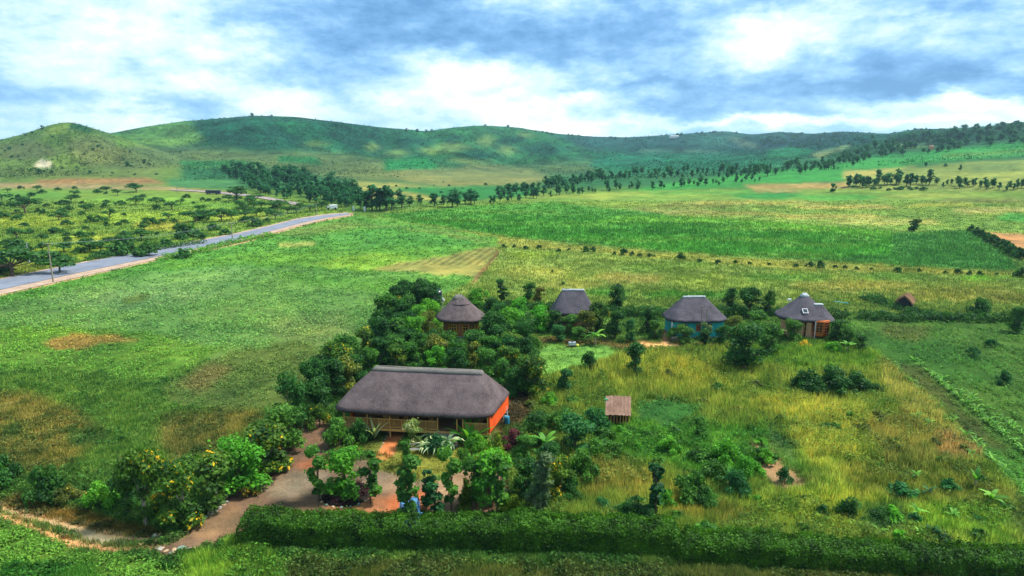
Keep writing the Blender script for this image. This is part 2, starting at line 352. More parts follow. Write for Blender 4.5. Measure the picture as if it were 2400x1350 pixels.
# savanna left of the road
z([(-700,438),(560,447),(800,480),(830,500),(760,505),(400,578),(0,655),(-700,800)], (98,136,50), 5, 2, .5)
for q in [(80,520,120,14,(134,160,44)),(300,510,120,12,(128,164,46)),(450,505,80,10,(126,166,48)),(150,590,130,16,(130,160,44)),(380,528,70,10,(150,158,54)),(560,510,80,8,(136,160,50)),(230,560,100,9,(136,158,50)),(330,470,160,8,(104,156,52)),(60,460,120,10,(80,134,48)),(500,480,120,8,(96,146,50)),(80,635,110,14,(122,140,48)),(330,560,60,8,(72,116,42))]:
    a, b, u, v, c = q; z([(a-u,b),(a-u*.5,b-v),(a+u*.6,b-v),(a+u,b+v*.2),(a+u*.5,b+v),(a-u*.6,b+v)], c, 8, 2, .5)
z([(-700,418),(100,430),(390,438),(560,452),(560,458),(380,444),(0,440),(-700,440)], (142,128,98), 2, 0)
# fields between the road and the yard
z([(-700,780),(0,694),(370,604),(640,540),(830,505),(960,522),(1170,560),(1160,590),(1110,655),(1050,690),(900,760),(600,780),(-700,900)], (74,138,54), 4, 1, .3)
z([(640,560),(760,545),(900,552),(1000,570),(900,580),(700,575)], (66,132,56), 8, 1, .3)
z([(640,545),(800,520),(1050,545),(1160,570),(1000,570),(850,530),(700,555)], (98,132,66), 8, 2, .3)
z([(650,570),(740,567),(735,577),(655,579)], (140,160,88), 3, 2, .2)
z([(800,548),(900,532),(1000,545),(1110,565),(1100,577),(900,576)], (64,132,56), 6, 1, .35)
z([(330,625),(640,590),(860,592),(1090,588),(1040,600),(740,628),(560,615),(420,630)], (84,144,52), 5, 1, .3)
z([(740,612),(860,594),(960,604),(1100,600),(1050,613),(950,612),(890,636),(760,626)], (112,162,50), 4, 1, .3)
z([(868,634),(940,612),(1050,600),(1120,580),(1168,583),(1112,652),(1060,644)], (124,128,72), 4, 0)
z([(1110,652),(1168,584),(1174,586),(1122,655),(1105,668)], (112,84,62), 2, 0)
z([(-700,790),(0,712),(340,640),(540,622),(860,640),(1085,652),(1040,690),(940,700),(870,790),(790,850),(560,840),(-200,830)], (92,146,78), 6, 1, .28)
z([(640,640),(1085,652),(1040,690),(900,690),(700,665)], (80,142,58), 10, 1, .28)
z([(120,700),(400,665),(560,690),(300,730)], (104,152,96), 16, 1, .25)
z([(380,660),(560,630),(600,645),(450,680)], (100,152,90), 12, 1, .25)
z([(600,760),(800,720),(820,790),(700,830)], (104,142,84), 18, 1, .25)
z([(-700,800),(0,768),(250,770),(400,790),(530,818),(470,850),(370,895),(200,872),(0,868),(-700,900)], (84,138,48), 6, 1, .35)
z([(0,775),(180,765),(240,790),(80,800)], (94,148,46), 10, 1, .3)
z([(90,808),(170,780),(250,782),(335,800),(220,812),(140,822)], (140,128,64), 5, 1, .15)
z([(290,700),(350,690),(340,712),(290,716)], (84,120,60), 6, 1, .2)
z([(380,905),(470,855),(540,825),(700,800),(800,840),(760,900),(650,965),(500,958),(400,945)], (84,118,58), 8, 1, .28)
z([(400,905),(500,850),(560,860),(470,930)], (104,110,66), 10, 1, .2)
z([(-700,880),(200,880),(400,950),(640,968),(640,1000),(400,1120),(200,1160),(-700,1160)], (84,124,50), 10, 2, .4)
z([(-700,925),(60,920),(180,960),(240,1010),(200,1070),(120,1110),(-700,1110)], (114,114,56), 14, 2, .45)
z([(400,975),(520,955),(660,965),(600,1000),(500,1060),(410,1090),(380,1030)], (108,112,58), 14, 2, .4)
z([(0,1000),(60,990),(50,1030),(0,1030)], (76,104,50), 10, 2, .4)
z([(160,1010),(260,1000),(250,1040),(170,1060)], (66,100,48), 10, 2, .4)
z([(-700,1130),(0,1160),(200,1190),(340,1230),(400,1262),(260,1262),(0,1192),(-700,1170)], (112,96,46), 6, 2, .15)
z([(-700,1212),(0,1222),(200,1292),(440,1330),(640,1300),(1700,1340),(3100,1360),(3100,1500),(-700,1500)], (84,138,46), 6, 1, .3)
z([(700,1310),(1700,1330),(2400,1345),(2400,1400),(600,1400)], (92,104,50), 14, 2, .5)
z([(430,1300),(560,1270),(640,1300),(700,1500),(480,1500)], (110,150,44), 8, 2, .7)
z([(0,1320),(200,1320),(300,1500),(0,1500)], (64,122,40), 12, 2, .4)
z([(-700,1168),(0,1186),(120,1216),(230,1240),(300,1256),(372,1262),(372,1272),(290,1268),(200,1256),(100,1228),(0,1197),(-700,1180)], (170,142,116), 3, 0)
z([(-700,1185),(0,1202),(90,1236),(180,1266),(280,1284),(380,1284),(380,1296),(270,1294),(160,1280),(60,1238),(0,1216),(-700,1200)], (182,138,104), 3, 0)
z([(180,1240),(260,1258),(300,1276),(230,1272),(170,1256)], (150,140,126), 3, 0)
# drive and yard
z([(350,1290),(440,1246),(530,1165),(570,1110),(640,1060),(690,1005),(740,985),(770,1000),(765,1045),(760,1080),(1180,1060),(1200,1120),(1150,1205),(560,1215),(580,1250),(500,1272),(445,1296),(400,1306)], (98,80,74), 4, 0)
z([(600,1150),(720,1080),(760,1090),(750,1150),(680,1175)], (120,106,100), 12, 0)
z([(480,1210),(560,1180),(580,1240),(500,1262),(450,1262)], (112,90,76), 8, 0)
z([(680,1090),(740,1075),(780,1080),(760,1105),(700,1112)], (150,90,68), 10, 0)
z([(840,1120),(960,1090),(1000,1130),(930,1160),(860,1150)], (120,104,98), 8, 0)
z([(830,1186),(940,1165),(970,1140),(1000,1140),(1010,1200),(860,1205)], (156,88,60), 10, 0)
z([(760,1175),(880,1165),(900,1200),(780,1200)], (134,92,72), 8, 0)
z([(1020,1110),(1120,1080),(1130,1110),(1060,1180),(1020,1160)], (122,104,94), 8, 0)
z([(770,1010),(850,1000),(900,1005),(905,1060),(770,1062)], (92,104,44), 4, 4, .12)
z([(880,1075),(930,1055),(1100,1040),(1200,1040),(1190,1080),(1080,1100),(1000,1130),(930,1118),(880,1095)], (106,116,46), 5, 4, .14)
z([(870,1062),(905,1064),(930,1068),(880,1082)], (160,108,60), 5, 0)
z([(885,1064),(912,1012),(946,1016),(922,1068)], (176,104,66), 1, 0)
z([(1180,900),(1260,900),(1260,960),(1200,1010),(1165,1030)], (104,84,62), 8, 2, .15)
# the rough grass inside the hedge
z([(1240,870),(1450,830),(1700,810),(2060,830),(2170,930),(2280,1050),(2400,1170),(2400,1290),(1700,1275),(1250,1215),(1180,1130),(1250,1000)], (118,142,54), 6, 2, .9)
z([(1360,840),(1540,815),(1640,850),(1700,890),(1720,960),(1560,925),(1400,905)], (142,156,56), 10, 2, 1.1)
z([(1520,860),(1620,840),(1680,880),(1640,920),(1540,900)], (158,164,54), 12, 2, 1.1)
z([(1720,940),(1880,930),(2000,960),(2100,1010),(2040,1080),(1900,1080),(1840,990)], (154,162,58), 12, 2, 1.1)
z([(2060,830),(2130,880),(2280,1045),(2240,1075),(2150,1000),(2060,900)], (142,148,72), 8, 2, 1.0)
z([(2010,1000),(2130,970),(2260,1040),(2280,1080),(2080,1105)], (136,136,62), 12, 2, 1.0)
z([(2180,1020),(2290,1040),(2290,1070),(2200,1080)], (160,136,86), 8, 2, .9)
z([(1360,1100),(1460,1080),(1560,1120),(1500,1170),(1370,1165)], (146,144,62), 12, 2, .8)
z([(1560,1130),(1640,1180),(1760,1200),(1760,1230),(1580,1230)], (138,140,56), 10, 2, .8)
z([(1740,1180),(2000,1150),(2100,1180),(2000,1250),(1760,1240)], (138,154,46), 12, 2, .9)
z([(2120,1190),(2250,1180),(2380,1230),(2360,1290),(2140,1260)], (118,154,44), 12, 2, .8)
z([(1950,1100),(2280,1085),(2380,1180),(2200,1190),(2000,1170)], (110,124,48), 12, 2, .6)
z([(2000,1190),(2120,1180),(2140,1240),(2040,1260)], (66,108,50), 12, 2, .5)
z([(1380,960),(1500,985),(1800,1000),(1880,1060),(1900,1130),(1700,1130),(1500,1080),(1380,1040)], (82,140,44), 12, 2, .5)
z([(1480,950),(1580,930),(1640,960),(1600,1000),(1490,995)], (50,118,54), 8, 1, .5)
z([(1760,1040),(1800,1025),(1830,1080),(1880,1100),(1900,1130),(1840,1145),(1780,1110)], (126,102,82), 6, 0)
z([(1780,1100),(1850,1120),(1910,1130),(1900,1150),(1830,1150)], (120,98,78), 5, 0)
z([(1800,1000),(1880,1040),(1880,1100),(1820,1060)], (88,126,68), 8, 2, .2)
z([(1245,838),(1290,812),(1420,812),(1450,830),(1390,856),(1330,876),(1262,880)], (88,138,60), 4, 4, .15)
z([(1250,790),(1450,800),(1560,806),(1700,806),(1720,812),(1480,818),(1260,806)], (110,100,60), 4, 2, .2)
z([(1470,812),(1500,803),(1590,806),(1590,814),(1500,815)], (206,160,116), 2, 0)
z([(1552,808),(1552,780),(1566,780),(1572,808)], (168,128,104), 1, 0)
z([(1700,820),(1900,800),(2050,820),(2060,860),(1900,870),(1720,850)], (104,146,46), 8, 2, .7)
# the farm plot at the right
z([(1990,745),(2400,748),(3100,760),(3100,1300),(2500,1300),(2400,1180),(2280,1040),(2150,900),(2060,830),(2010,790)], (66,118,46), 4, 1, .4)
z([(2030,780),(2200,800),(2350,860),(2300,900),(2140,880),(2060,830)], (56,116,44), 12, 1, .4)
z([(2070,835),(2160,870),(2280,980),(2360,1060),(2290,1040),(2170,930)], (74,100,50), 8, 1, .25)
z([(2060,760),(2180,770),(2160,800),(2060,790)], (80,108,52), 8, 1, .3)
z([(2290,1040),(2400,1080),(2600,1200),(2600,1300),(2420,1200)], (70,136,48), 8, 1, .4)
z([(2350,1160),(2420,1180),(2460,1290),(2380,1250)], (110,128,60), 6, 2, .6)

for q in [(1200,498,160,3,(96,150,60)),(1400,500,160,3,(52,120,44)),(1600,525,200,3,(52,118,42)),(1800,538,160,3,(110,158,62)),(1300,525,200,3,(86,150,54)),(1500,545,220,3,(50,118,44)),(1700,562,200,3,(96,150,58)),(1900,575,160,4,(84,138,54)),(1450,565,160,3,(92,148,56)),(1850,598,140,3,(96,142,60)),(2000,560,70,10,(74,140,56)),(1050,515,120,4,(84,140,54))]:
    a, b, u, v, c = q; z([(a-u,b-3),(a-u*.5,b-v-1),(a+u*.6,b-v+2),(a+u,b+v),(a+u*.5,b+v+1),(a-u*.6,b+v-3)], c, 3, 3, .7)
z([(-700,780),(-240,704),(0,654),(200,614),(400,576),(560,546),(700,512),(760,503),(830,498),(826,506),(768,516),(700,532),(569,571),(380,608),(200,649),(0,694),(-240,754),(-700,860)], (180,150,130), 0, 0, 0)
GX0, GX1, GY0, GY1, GS = -700, 3100, 240, 1500, 2.0
gx = np.arange(GX0, GX1, GS); gy = np.arange(GY0, GY1, GS); GXX, GYY = np.meshgrid(gx, gy)
_s = np.clip((GYY-330)/500, .12, 1.6)
WXX = GXX+(fbm(GXX/38, GYY/(38*_s**.5), 4, 11)-.5)*46*np.clip(_s, .35, 1); WYY = GYY+(fbm(GXX/38, GYY/24, 4, 21)-.5)*26*_s
HXX = GXX+(fbm(GXX/16, GYY/16, 3, 31)-.5)*9; HYY = GYY+(fbm(GXX/16, GYY/16, 3, 41)-.5)*7*np.clip(_s, .1, 1)
CM = np.zeros(GXX.shape+(3,)); KM = np.zeros(GXX.shape, int); HM = np.zeros(GXX.shape)
def blur(m, r):
    for ax in (0, 1):
        rr = max(1, int(r if ax else r*.6)); 
        for _ in range(2):
            p = np.pad(m, [(rr+1, rr) if a == ax else (0, 0) for a in (0, 1)], 'edge'); c = np.cumsum(p, ax)
            m = (np.take(c, range(2*rr+1, c.shape[ax]), ax)-np.take(c, range(0, c.shape[ax]-2*rr-1), ax))/(2*rr+1)
    return m
for P, c, soft, kind, hh in Z:
    pad = soft*3+40
    i0 = int(np.clip((P[:, 0].min()-pad-GX0)/GS, 0, len(gx))); i1 = int(np.clip((P[:, 0].max()+pad-GX0)/GS, 0, len(gx)))
    j0 = int(np.clip((P[:, 1].min()-pad-GY0)/GS, 0, len(gy))); j1 = int(np.clip((P[:, 1].max()+pad-GY0)/GS, 0, len(gy)))
    if i1-i0 < 2 or j1-j0 < 2: continue
    sl = (slice(j0, j1), slice(i0, i1)); A, B = (HXX, HYY) if soft <= 3 else (WXX, WYY)
    if soft <= 1: A, B = GXX, GYY
    x = A[sl]; y = B[sl]; ins = np.zeros(x.shape, bool); n = len(P)
    for a in range(n):
        x1, y1 = P[a]; x2, y2 = P[(a+1) % n]
        if y1 == y2: continue
        ins ^= ((y1 > y) != (y2 > y)) & (x < (x2-x1)*(y-y1)/(y2-y1)+x1)
    m = ins.astype(float)
    if soft: m = blur(m, soft/GS)
    CM[sl] = CM[sl]*(1-m[..., None])+c*m[..., None]; HM[sl] = HM[sl]*(1-m)+hh*m; KM[sl] = np.where(m+(RNG.random(m.shape)-.5)*(.9 if soft > 1 else 0)*(m < .98) > .5, kind, KM[sl])
def look(px, py):
    fx = np.clip((px-GX0)/GS, 0, len(gx)-1.001); fy = np.clip((py-GY0)/GS, 0, len(gy)-1.001)
    i = fx.astype(int); j = fy.astype(int); u = (fx-i)[:, None]; v = (fy-j)[:, None]
    c = (CM[j, i]*(1-u)+CM[j, i+1]*u)*(1-v)+(CM[j+1, i]*(1-u)+CM[j+1, i+1]*u)*v
    k = (fy+.5).astype(int), (fx+.5).astype(int)
    return c, KM[k], HM[k]
GK = .62                                              # picture tone -> plant albedo
def tone(x, y, c):                                    # patches of drier and lusher growth, metres to hundreds of metres wide; far haze tinted in
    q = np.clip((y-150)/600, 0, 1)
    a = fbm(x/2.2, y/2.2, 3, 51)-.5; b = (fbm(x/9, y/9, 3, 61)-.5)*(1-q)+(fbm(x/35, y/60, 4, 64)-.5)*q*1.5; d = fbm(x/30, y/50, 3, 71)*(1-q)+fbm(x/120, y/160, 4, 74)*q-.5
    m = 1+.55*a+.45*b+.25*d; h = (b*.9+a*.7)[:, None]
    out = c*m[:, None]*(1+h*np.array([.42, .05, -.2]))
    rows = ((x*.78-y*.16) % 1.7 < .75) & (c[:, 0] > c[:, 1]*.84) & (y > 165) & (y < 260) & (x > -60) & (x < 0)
    out = out*(1.28-.28*q-.12*np.clip((y-80)/120,0,1))[:, None]*(1-.12*np.clip((y-150)/150, 0, 1))[:, None]*(1-.14*np.clip((y-520)/300, 0, 1))[:, None]; q2 = np.clip((y-380)/600, 0, 1)[:, None]; hue = np.array([1.12, 1.0, .68])*(1-q2)+np.array([.60, 1.0, .92])*q2  # hue turns teal with distance: haze painted into the colour
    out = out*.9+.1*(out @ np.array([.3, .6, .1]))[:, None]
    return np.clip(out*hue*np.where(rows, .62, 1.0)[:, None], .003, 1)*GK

# ground sheet
cols = np.concatenate([np.linspace(-3200, -720, 40), np.arange(-700, 3101, 4.5), np.linspace(3120, 5600, 40)])
rows = np.concatenate([np.geomspace(4, 38, 14, endpoint=False), np.geomspace(38, 480, 380, endpoint=False), np.geomspace(480, 2800, 330, endpoint=False), np.geomspace(2800, 4300, 24)])
CC, RR = np.meshgrid(cols, rows); X = (CC-1200)*RR*math.cos(T)/F; Y = RR
Zt = terrain(X.ravel(), Y.ravel()); P = np.stack([X.ravel(), Y.ravel(), Zt], 1)
near = P[:, 1] < 300
P[:, 2] += np.where(near, (fbm(P[:, 0]/1.7, P[:, 1]/1.7, 3, 81)-.5)*.16, 0)
ppx, ppy = projn(P); c, k, hh = look(ppx, np.where(P[:, 1] < 41, 1400, ppy))
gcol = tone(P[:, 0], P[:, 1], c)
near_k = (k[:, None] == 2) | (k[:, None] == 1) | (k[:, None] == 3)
gf = (np.clip((P[:, 1:2]-85)/130, 0, 1)); gf = gf*gf*(3-2*gf); gm = np.where(k == 1, .5, .68)[:, None]*np.array([1.05, .95, .95]); gcol = np.where(near_k, gcol*(gm*(1-gf)+gf), gcol)     # ground under growth darker up close, fading out with distance
nc, nr = len(cols), len(rows); idx = np.arange(nc*nr).reshape(nr, nc)
Fi = np.stack([idx[:-1, :-1], idx[:-1, 1:], idx[1:, 1:], idx[1:, :-1]], -1).reshape(-1, 4)
m, N = newmat('field_ground')
at_ = N.new('ShaderNodeAttribute', attribute_name='tone').outputs['Color']
pos = N.new('ShaderNodeNewGeometry').outputs['Position']
na = N.noise(pos, 1.4, 6, .7); nb = N.noise(pos, .09, 5, .6); nf = N.noise(pos, .012, 5, .65)
ne = N.noise(pos, .22, 8, .72); ns = N.noise(pos, 7.0, 3, .8)
v = N.math('ADD', N.math('MULTIPLY_ADD', na, .9, .55), N.math('MULTIPLY_ADD', N.math('ADD', nb, nf), .9, -.9))
v = N.math('ADD', v, N.math('MULTIPLY_ADD', ne, 1.5, -.75)); v = N.math('ADD', v, N.math('MULTIPLY_ADD', ns, 1.6, -.8)); yy_ = N.new('ShaderNodeSeparateXYZ'); N.l.new(pos, yy_.inputs[0]); fr = N.new('ShaderNodeMapRange'); N.put(fr.inputs[0], yy_.outputs[1]); fr.inputs[1].default_value = 430; fr.inputs[2].default_value = 900
nh = N.noise(pos, .035, 9, .74); nh = N.math('MULTIPLY', N.math('MULTIPLY_ADD', nh, 3.6, -1.8), fr.outputs[0]); v = N.math('MAXIMUM', N.math('ADD', v, nh), .22)
sc = N.new('ShaderNodeVectorMath', operation='SCALE'); N.l.new(at_, sc.inputs[0]); N.l.new(v, sc.inputs['Scale'])
b = principled(N, sc.outputs[0], .95, .05, na, .5, .12); N.l.new(b.outputs[0], N.out.inputs[0])
ground = np_mesh('ground', P, Fi, 4, m, col=gcol, smooth=True); tag(ground, kind='structure')

# ------------------------------------------------------------ growth on the fields
mg, N = newmat('growth')
at_ = N.new('ShaderNodeAttribute', attribute_name='tone').outputs['Color']
b = principled(N, at_, .7, .12); t = N.new('ShaderNodeBsdfTranslucent'); N.put(t.inputs[0], at_)
mx = N.new('ShaderNodeMixShader'); mx.inputs[0].default_value = .45; N.l.new(b.outputs[0], mx.inputs[1]); N.l.new(t.outputs[0], mx.inputs[2]); N.l.new(mx.outputs[0], N.out.inputs[0])
def blades(name, X0, Y0, Z0, hgt, wid, col, nb, lean=.45, label=None):
    """nb narrow triangles per tuft"""
    n = len(X0); k = n*nb; r = RNG
    bx = np.repeat(X0, nb)+r.normal(0, 1, k)*np.repeat(wid, nb)*2.2; by = np.repeat(Y0, nb)+r.normal(0, 1, k)*np.repeat(wid, nb)*2.2; bz = np.repeat(Z0, nb)-.02
    h = np.repeat(hgt, nb)*r.uniform(.45, 1.15, k); w_ = np.repeat(wid, nb)*r.uniform(.6, 1.3, k); a = r.uniform(0, 2*PI, k); l = r.uniform(0, 2*PI, k); lm = h*r.uniform(.05, lean, k)
    V = np.empty((k, 3, 3)); 
    V[:, 0] = np.stack([bx-np.cos(a)*w_/2, by-np.sin(a)*w_/2, bz], 1); V[:, 1] = np.stack([bx+np.cos(a)*w_/2, by+np.sin(a)*w_/2, bz], 1)
    V[:, 2] = np.stack([bx+np.cos(l)*lm, by+np.sin(l)*lm, bz+h], 1)
    cv = np.repeat(col, nb, 0)*r.uniform(.4, 1.7, (k, 1))*(1+r.normal(0, .07, (k, 3))); cv = np.repeat(np.clip(cv, .002, 1), 3, 0)
    o = np_mesh(name, V.reshape(-1, 3), np.arange(k*3).reshape(-1, 3), 3, mg, col=cv); return tag(o, kind='stuff')
def leaves(name, X0, Y0, Z0, hgt, wid, col, nb):
    n = len(X0); k = n*nb; r = RNG
    c = np.stack([np.repeat(X0, nb)+r.normal(0, .8, k)*np.repeat(wid, nb), np.repeat(Y0, nb)+r.normal(0, .8, k)*np.repeat(wid, nb), np.repeat(Z0, nb)+r.uniform(.25, 1, k)*np.repeat(hgt, nb)], 1)
    nrm = r.normal(0, 1, (k, 3)); nrm[:, 2] = np.abs(nrm[:, 2])+.5; nrm /= np.linalg.norm(nrm, axis=1)[:, None]
    t = np.cross(nrm, r.normal(0, 1, (k, 3))); t /= np.linalg.norm(t, axis=1)[:, None]; u = np.cross(nrm, t)
    s = (np.repeat(wid, nb)*r.uniform(.35, .8, k))[:, None]
    V = np.stack([c-t*s, c-u*s*.6, c+t*s, c+u*s*.6], 1)
    cv = np.repeat(col, nb, 0)*r.uniform(.4, 1.65, (k, 1))*(1+r.normal(0, .06, (k, 3))); cv = np.repeat(np.clip(cv, .002, 1), 4, 0)
    o = np_mesh(name, V.reshape(-1, 3), np.arange(k*4).reshape(-1, 4), 4, mg, col=cv); return tag(o, kind='stuff')
NS = 520000
sx = RNG.uniform(-250, 2650, NS); sy = 470+(1450-470)*RNG.random(NS)**.85
S = at(sx, sy); ok = (S[:, 1] < 420); S = S[ok]; sx = sx[ok]; sy = sy[ok]
c, k, hh = look(sx, sy); tc_ = tone(S[:, 0], S[:, 1], c); S[:, 2] = terrain(S[:, 0], S[:, 1])
gap = fbm(S[:, 0]/.9, S[:, 1]/.9, 3, 97)*.6+fbm(S[:, 0]/4, S[:, 1]/4, 3, 98)*.4; ok = (RNG.random(len(S)) < np.where(k == 0, 0.04, np.where(k == 1, np.clip((gap-.41)*6, .04, 1), np.clip((gap-.33)*6, .25, 1)))); hh = np.where(k == 0, .09, hh); ok &= k != 0; k = np.where(k == 0, 2, k) 
DD = S[:, 1]; hh = hh*(.25+.8*fbm(S[:, 0]/3, S[:, 1]/3, 3, 91)+.8*fbm(S[:, 0]/1.1, S[:, 1]/1.1, 2, 92))
def footprint(x, y):                                  # keep growth off floors, road and drive
    q = np.zeros(len(x), bool)
    dx = x+9.5; dy = y-69; a = R(-7); lx = dx*math.cos(a)+dy*math.sin(a); ly = -dx*math.sin(a)+dy*math.cos(a)
    return (abs(lx) < 8) & (abs(ly) < 3.9)
ok &= ~footprint(S[:, 0], S[:, 1])
_ra, _rb = at([2060, 2400], [830, 1165])[:, :2]; _rd = (_rb-_ra)/np.linalg.norm(_rb-_ra); pr = -S[:, 0]*_rd[1]+S[:, 1]*_rd[0]+.25*(fbm(S[:, 0]/2, S[:, 1]/2, 2, 94)-.5)
rc = (pr % 1.25 < .62) & (k == 1) & (S[:, 0] > 34) & (S[:, 1] < 125); ok &= ~(rc & (RNG.random(len(S)) < .88))
tf = fbm(S[:, 0]/.7, S[:, 1]/.7, 2, 101); tc_ = np.where(((tf < .42) & (k == 2) & (DD < 140))[:, None], tc_*np.array([.52, .68, .6]), tc_)
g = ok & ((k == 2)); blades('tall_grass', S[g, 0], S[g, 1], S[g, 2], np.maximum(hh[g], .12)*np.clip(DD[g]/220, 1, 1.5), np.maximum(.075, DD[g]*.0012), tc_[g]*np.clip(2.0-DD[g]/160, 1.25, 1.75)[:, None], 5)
g = ok & ((k == 4)); blades('lawn_grass', S[g, 0], S[g, 1], S[g, 2], np.maximum(hh[g], .08), np.maximum(.05, DD[g]*.0008), tc_[g]*1.0, 4)
g = ok & ((k == 1)); leaves('crop_plants', S[g, 0], S[g, 1], S[g, 2], np.maximum(hh[g], .15)*np.clip(DD[g]/220, 1, 1.5), np.maximum(.16, DD[g]*.0024), tc_[g]*1.3, 3)
g = ok & ((k == 3)); blades('maize_crop', S[g, 0], S[g, 1], S[g, 2], np.maximum(hh[g], .4), np.maximum(.15, DD[g]*.0014), tc_[g]*1.3, 6, .6)
# leafy weeds standing between the grass
NH = 110000; hx = RNG.uniform(-250, 2650, NH); hy = RNG.uniform(262, 432, NH); Q = at(hx, hy); ch, kh, _ = look(hx, hy)
dk = np.clip(.62-(ch[:, 0]-.02)*3.2, .08, .8)*np.clip((fbm(Q[:, 0]/60, Q[:, 1]/70, 4, 99)-.36)*4, 0, 1.3); g = (RNG.random(NH) < dk) & (Q[:, 1] > 480) & (Q[:, 1] < 4000)
Q[:, 2] = terrain(Q[:, 0], Q[:, 1]); qd = Q[g, 1]; leaves('hillside_scrub', Q[g, 0], Q[g, 1], Q[g, 2], np.full(g.sum(), 1.6), np.clip(qd*.0013, 1.0, 2.4), np.clip(ch[g]*np.array([.42, .50, .50]), .004, 1)*RNG.uniform(.6, 1.3, (g.sum(), 1)), 3)
W = (k == 2) & ok & (RNG.random(len(S)) < .34) & (fbm(S[:, 0]/4, S[:, 1]/4, 3, 95) > .5) & (DD < 125)
leaves('weeds', S[W, 0], S[W, 1], S[W, 2], np.maximum(hh[W]*1.0, .2), np.full(W.sum(), .2), tc_[W]*np.array([.62, .85, .8]), 6)
# ------------------------------------------------------------ plants
M_BARK = simple('bark', (120,104,84), (70,60,50), 9, .9, .1, .5, .04)
M_PALEBARK = simple('pale_bark', (168,160,140), (120,112,96), 9, .9, .1, .4, .03)
F_DARK = foliage('leaf_dark', (12,60,32), (62,116,40)); F_MID = foliage('leaf_mid', (24,80,32), (92,146,48)); F_BRIGHT = foliage('leaf_bright', (44,122,30), (120,188,50))
F_TEAL = foliage('leaf_teal', (18,82,46), (70,136,68)); F_YEL = foliage('leaf_flower', (20,70,30), (98,138,40), (236,186,30)); F_OLIVE = foliage('leaf_olive', (52,76,32), (130,136,54), (200,176,50))
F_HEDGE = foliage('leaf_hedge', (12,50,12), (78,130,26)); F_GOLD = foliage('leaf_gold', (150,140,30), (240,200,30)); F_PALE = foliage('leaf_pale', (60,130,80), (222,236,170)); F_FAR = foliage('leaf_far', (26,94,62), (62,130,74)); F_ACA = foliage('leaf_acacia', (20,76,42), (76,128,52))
F_BAN = foliage('leaf_banana', (50,124,42), (120,178,62)); F_PURP = foliage('leaf_purple', (60,26,36), (120,60,70)); F_CONE = foliage('leaf_conifer', (44,92,18), (134,158,30)); F_GREY = foliage('leaf_grey', (44,92,52), (124,148,96))

def crown(name, lobes, n, size, seed, up=.35, shell=(.5, 1.08), squash=1.0):
    r = np.random.default_rng(seed); L = np.array([l[:3] for l in lobes]); rad = np.array([l[3:6] for l in lobes]); wt = (rad.prod(1))**(2/3); wt /= wt.sum()
    li = r.choice(len(lobes), n, p=wt); d = r.normal(0, 1, (n, 3)); d[:, 2] += up; d /= np.linalg.norm(d, axis=1)[:, None]
    rr = r.uniform(shell[0]**2, shell[1]**2, n)**.5
    rr = rr*(1+(r.random(n) < .12)*r.uniform(.1, .55, n)); c = L[li]+d*rad[li]*rr[:, None]; c[:, 2] = np.maximum(c[:, 2], .01)
    nrm = d*.8+r.normal(0, .6, (n, 3)); nrm[:, 2] += .35; nrm /= np.linalg.norm(nrm, axis=1)[:, None]
    t = np.cross(nrm, r.normal(0, 1, (n, 3))); t /= np.linalg.norm(t, axis=1)[:, None]; u = np.cross(nrm, t)
    s = (size*r.uniform(.5, 1.25, n))[:, None]
    V = np.stack([c-t*s, c-u*s*.62, c+t*s, c+u*s*.62], 1)
    lv = r.uniform(0, 1, len(lobes)); var = np.clip(lv[li]*.55+r.uniform(0, 1, n)*.5-.02, 0, .999)
    return V.reshape(-1, 3), np.arange(n*4).reshape(-1, 4), np.repeat(var, 4)
def lobes_for(kind, r):
    L = []
    if kind == 'broad':
        for i in range(26):
            a = r.uniform(0, 2*PI); q = r.uniform(0, .36); zz = r.uniform(.12, .88); q *= math.sqrt(max(.35, 1-((zz-.45)/.5)**2)); s = r.uniform(.06, .19)
            L.append((q*math.cos(a), q*math.sin(a), zz, s*r.uniform(.8,1.3), s*r.uniform(.8,1.3), s*r.uniform(.55,.95)))
    elif kind == 'bush':
        for i in range(18):
            a = r.uniform(0, 2*PI); q = r.uniform(0, .62); zz = (1-(q/.75)**2)*r.uniform(.35, .86); s = r.uniform(.14, .26)
            L.append((q*math.cos(a), q*math.sin(a), zz*.95, s, s, s*.8))
    elif kind == 'acacia':
        for i in range(15):
            a = r.uniform(0, 2*PI); q = r.uniform(.05, .85)**.7; zz = r.uniform(.62, .92)-(q*.18); s = r.uniform(.16, .34)
            L.append((q*.75*math.cos(a), q*.75*math.sin(a), zz, s, s, s*.26))
    elif kind == 'wind':
        for i in range(16):
            a = r.uniform(0, 2*PI); zz = r.uniform(.26, .93); q = r.uniform(0, .24)*math.sqrt(max(.1, 1-((zz-.55)/.48)**2)); s = r.uniform(.07, .13)
            L.append((q*math.cos(a), q*math.sin(a), zz, s, s, s))
    elif kind == 'cone':
        for i in range(14):
            zz = i/14*.92+.05; s = .17*(1-zz)+.03; a = r.uniform(0, 2*PI)
            L.append((s*.4*math.cos(a), s*.4*math.sin(a), zz, s, s, .09))
    elif kind == 'sapling':
        for i in range(8):
            zz = .2+i*.11; a = r.uniform(0, 2*PI); q = r.uniform(.02, .13); s = r.uniform(.07, .12)
            L.append((q*math.cos(a), q*math.sin(a), zz, s, s, s*.75))
    return L
PROTO = {}
SPEC = {'broad': (3600, .032), 'bush': (2600, .05), 'acacia': (2000, .045), 'wind': (620, .05), 'cone': (1500, .035), 'sapling': (620, .050)}
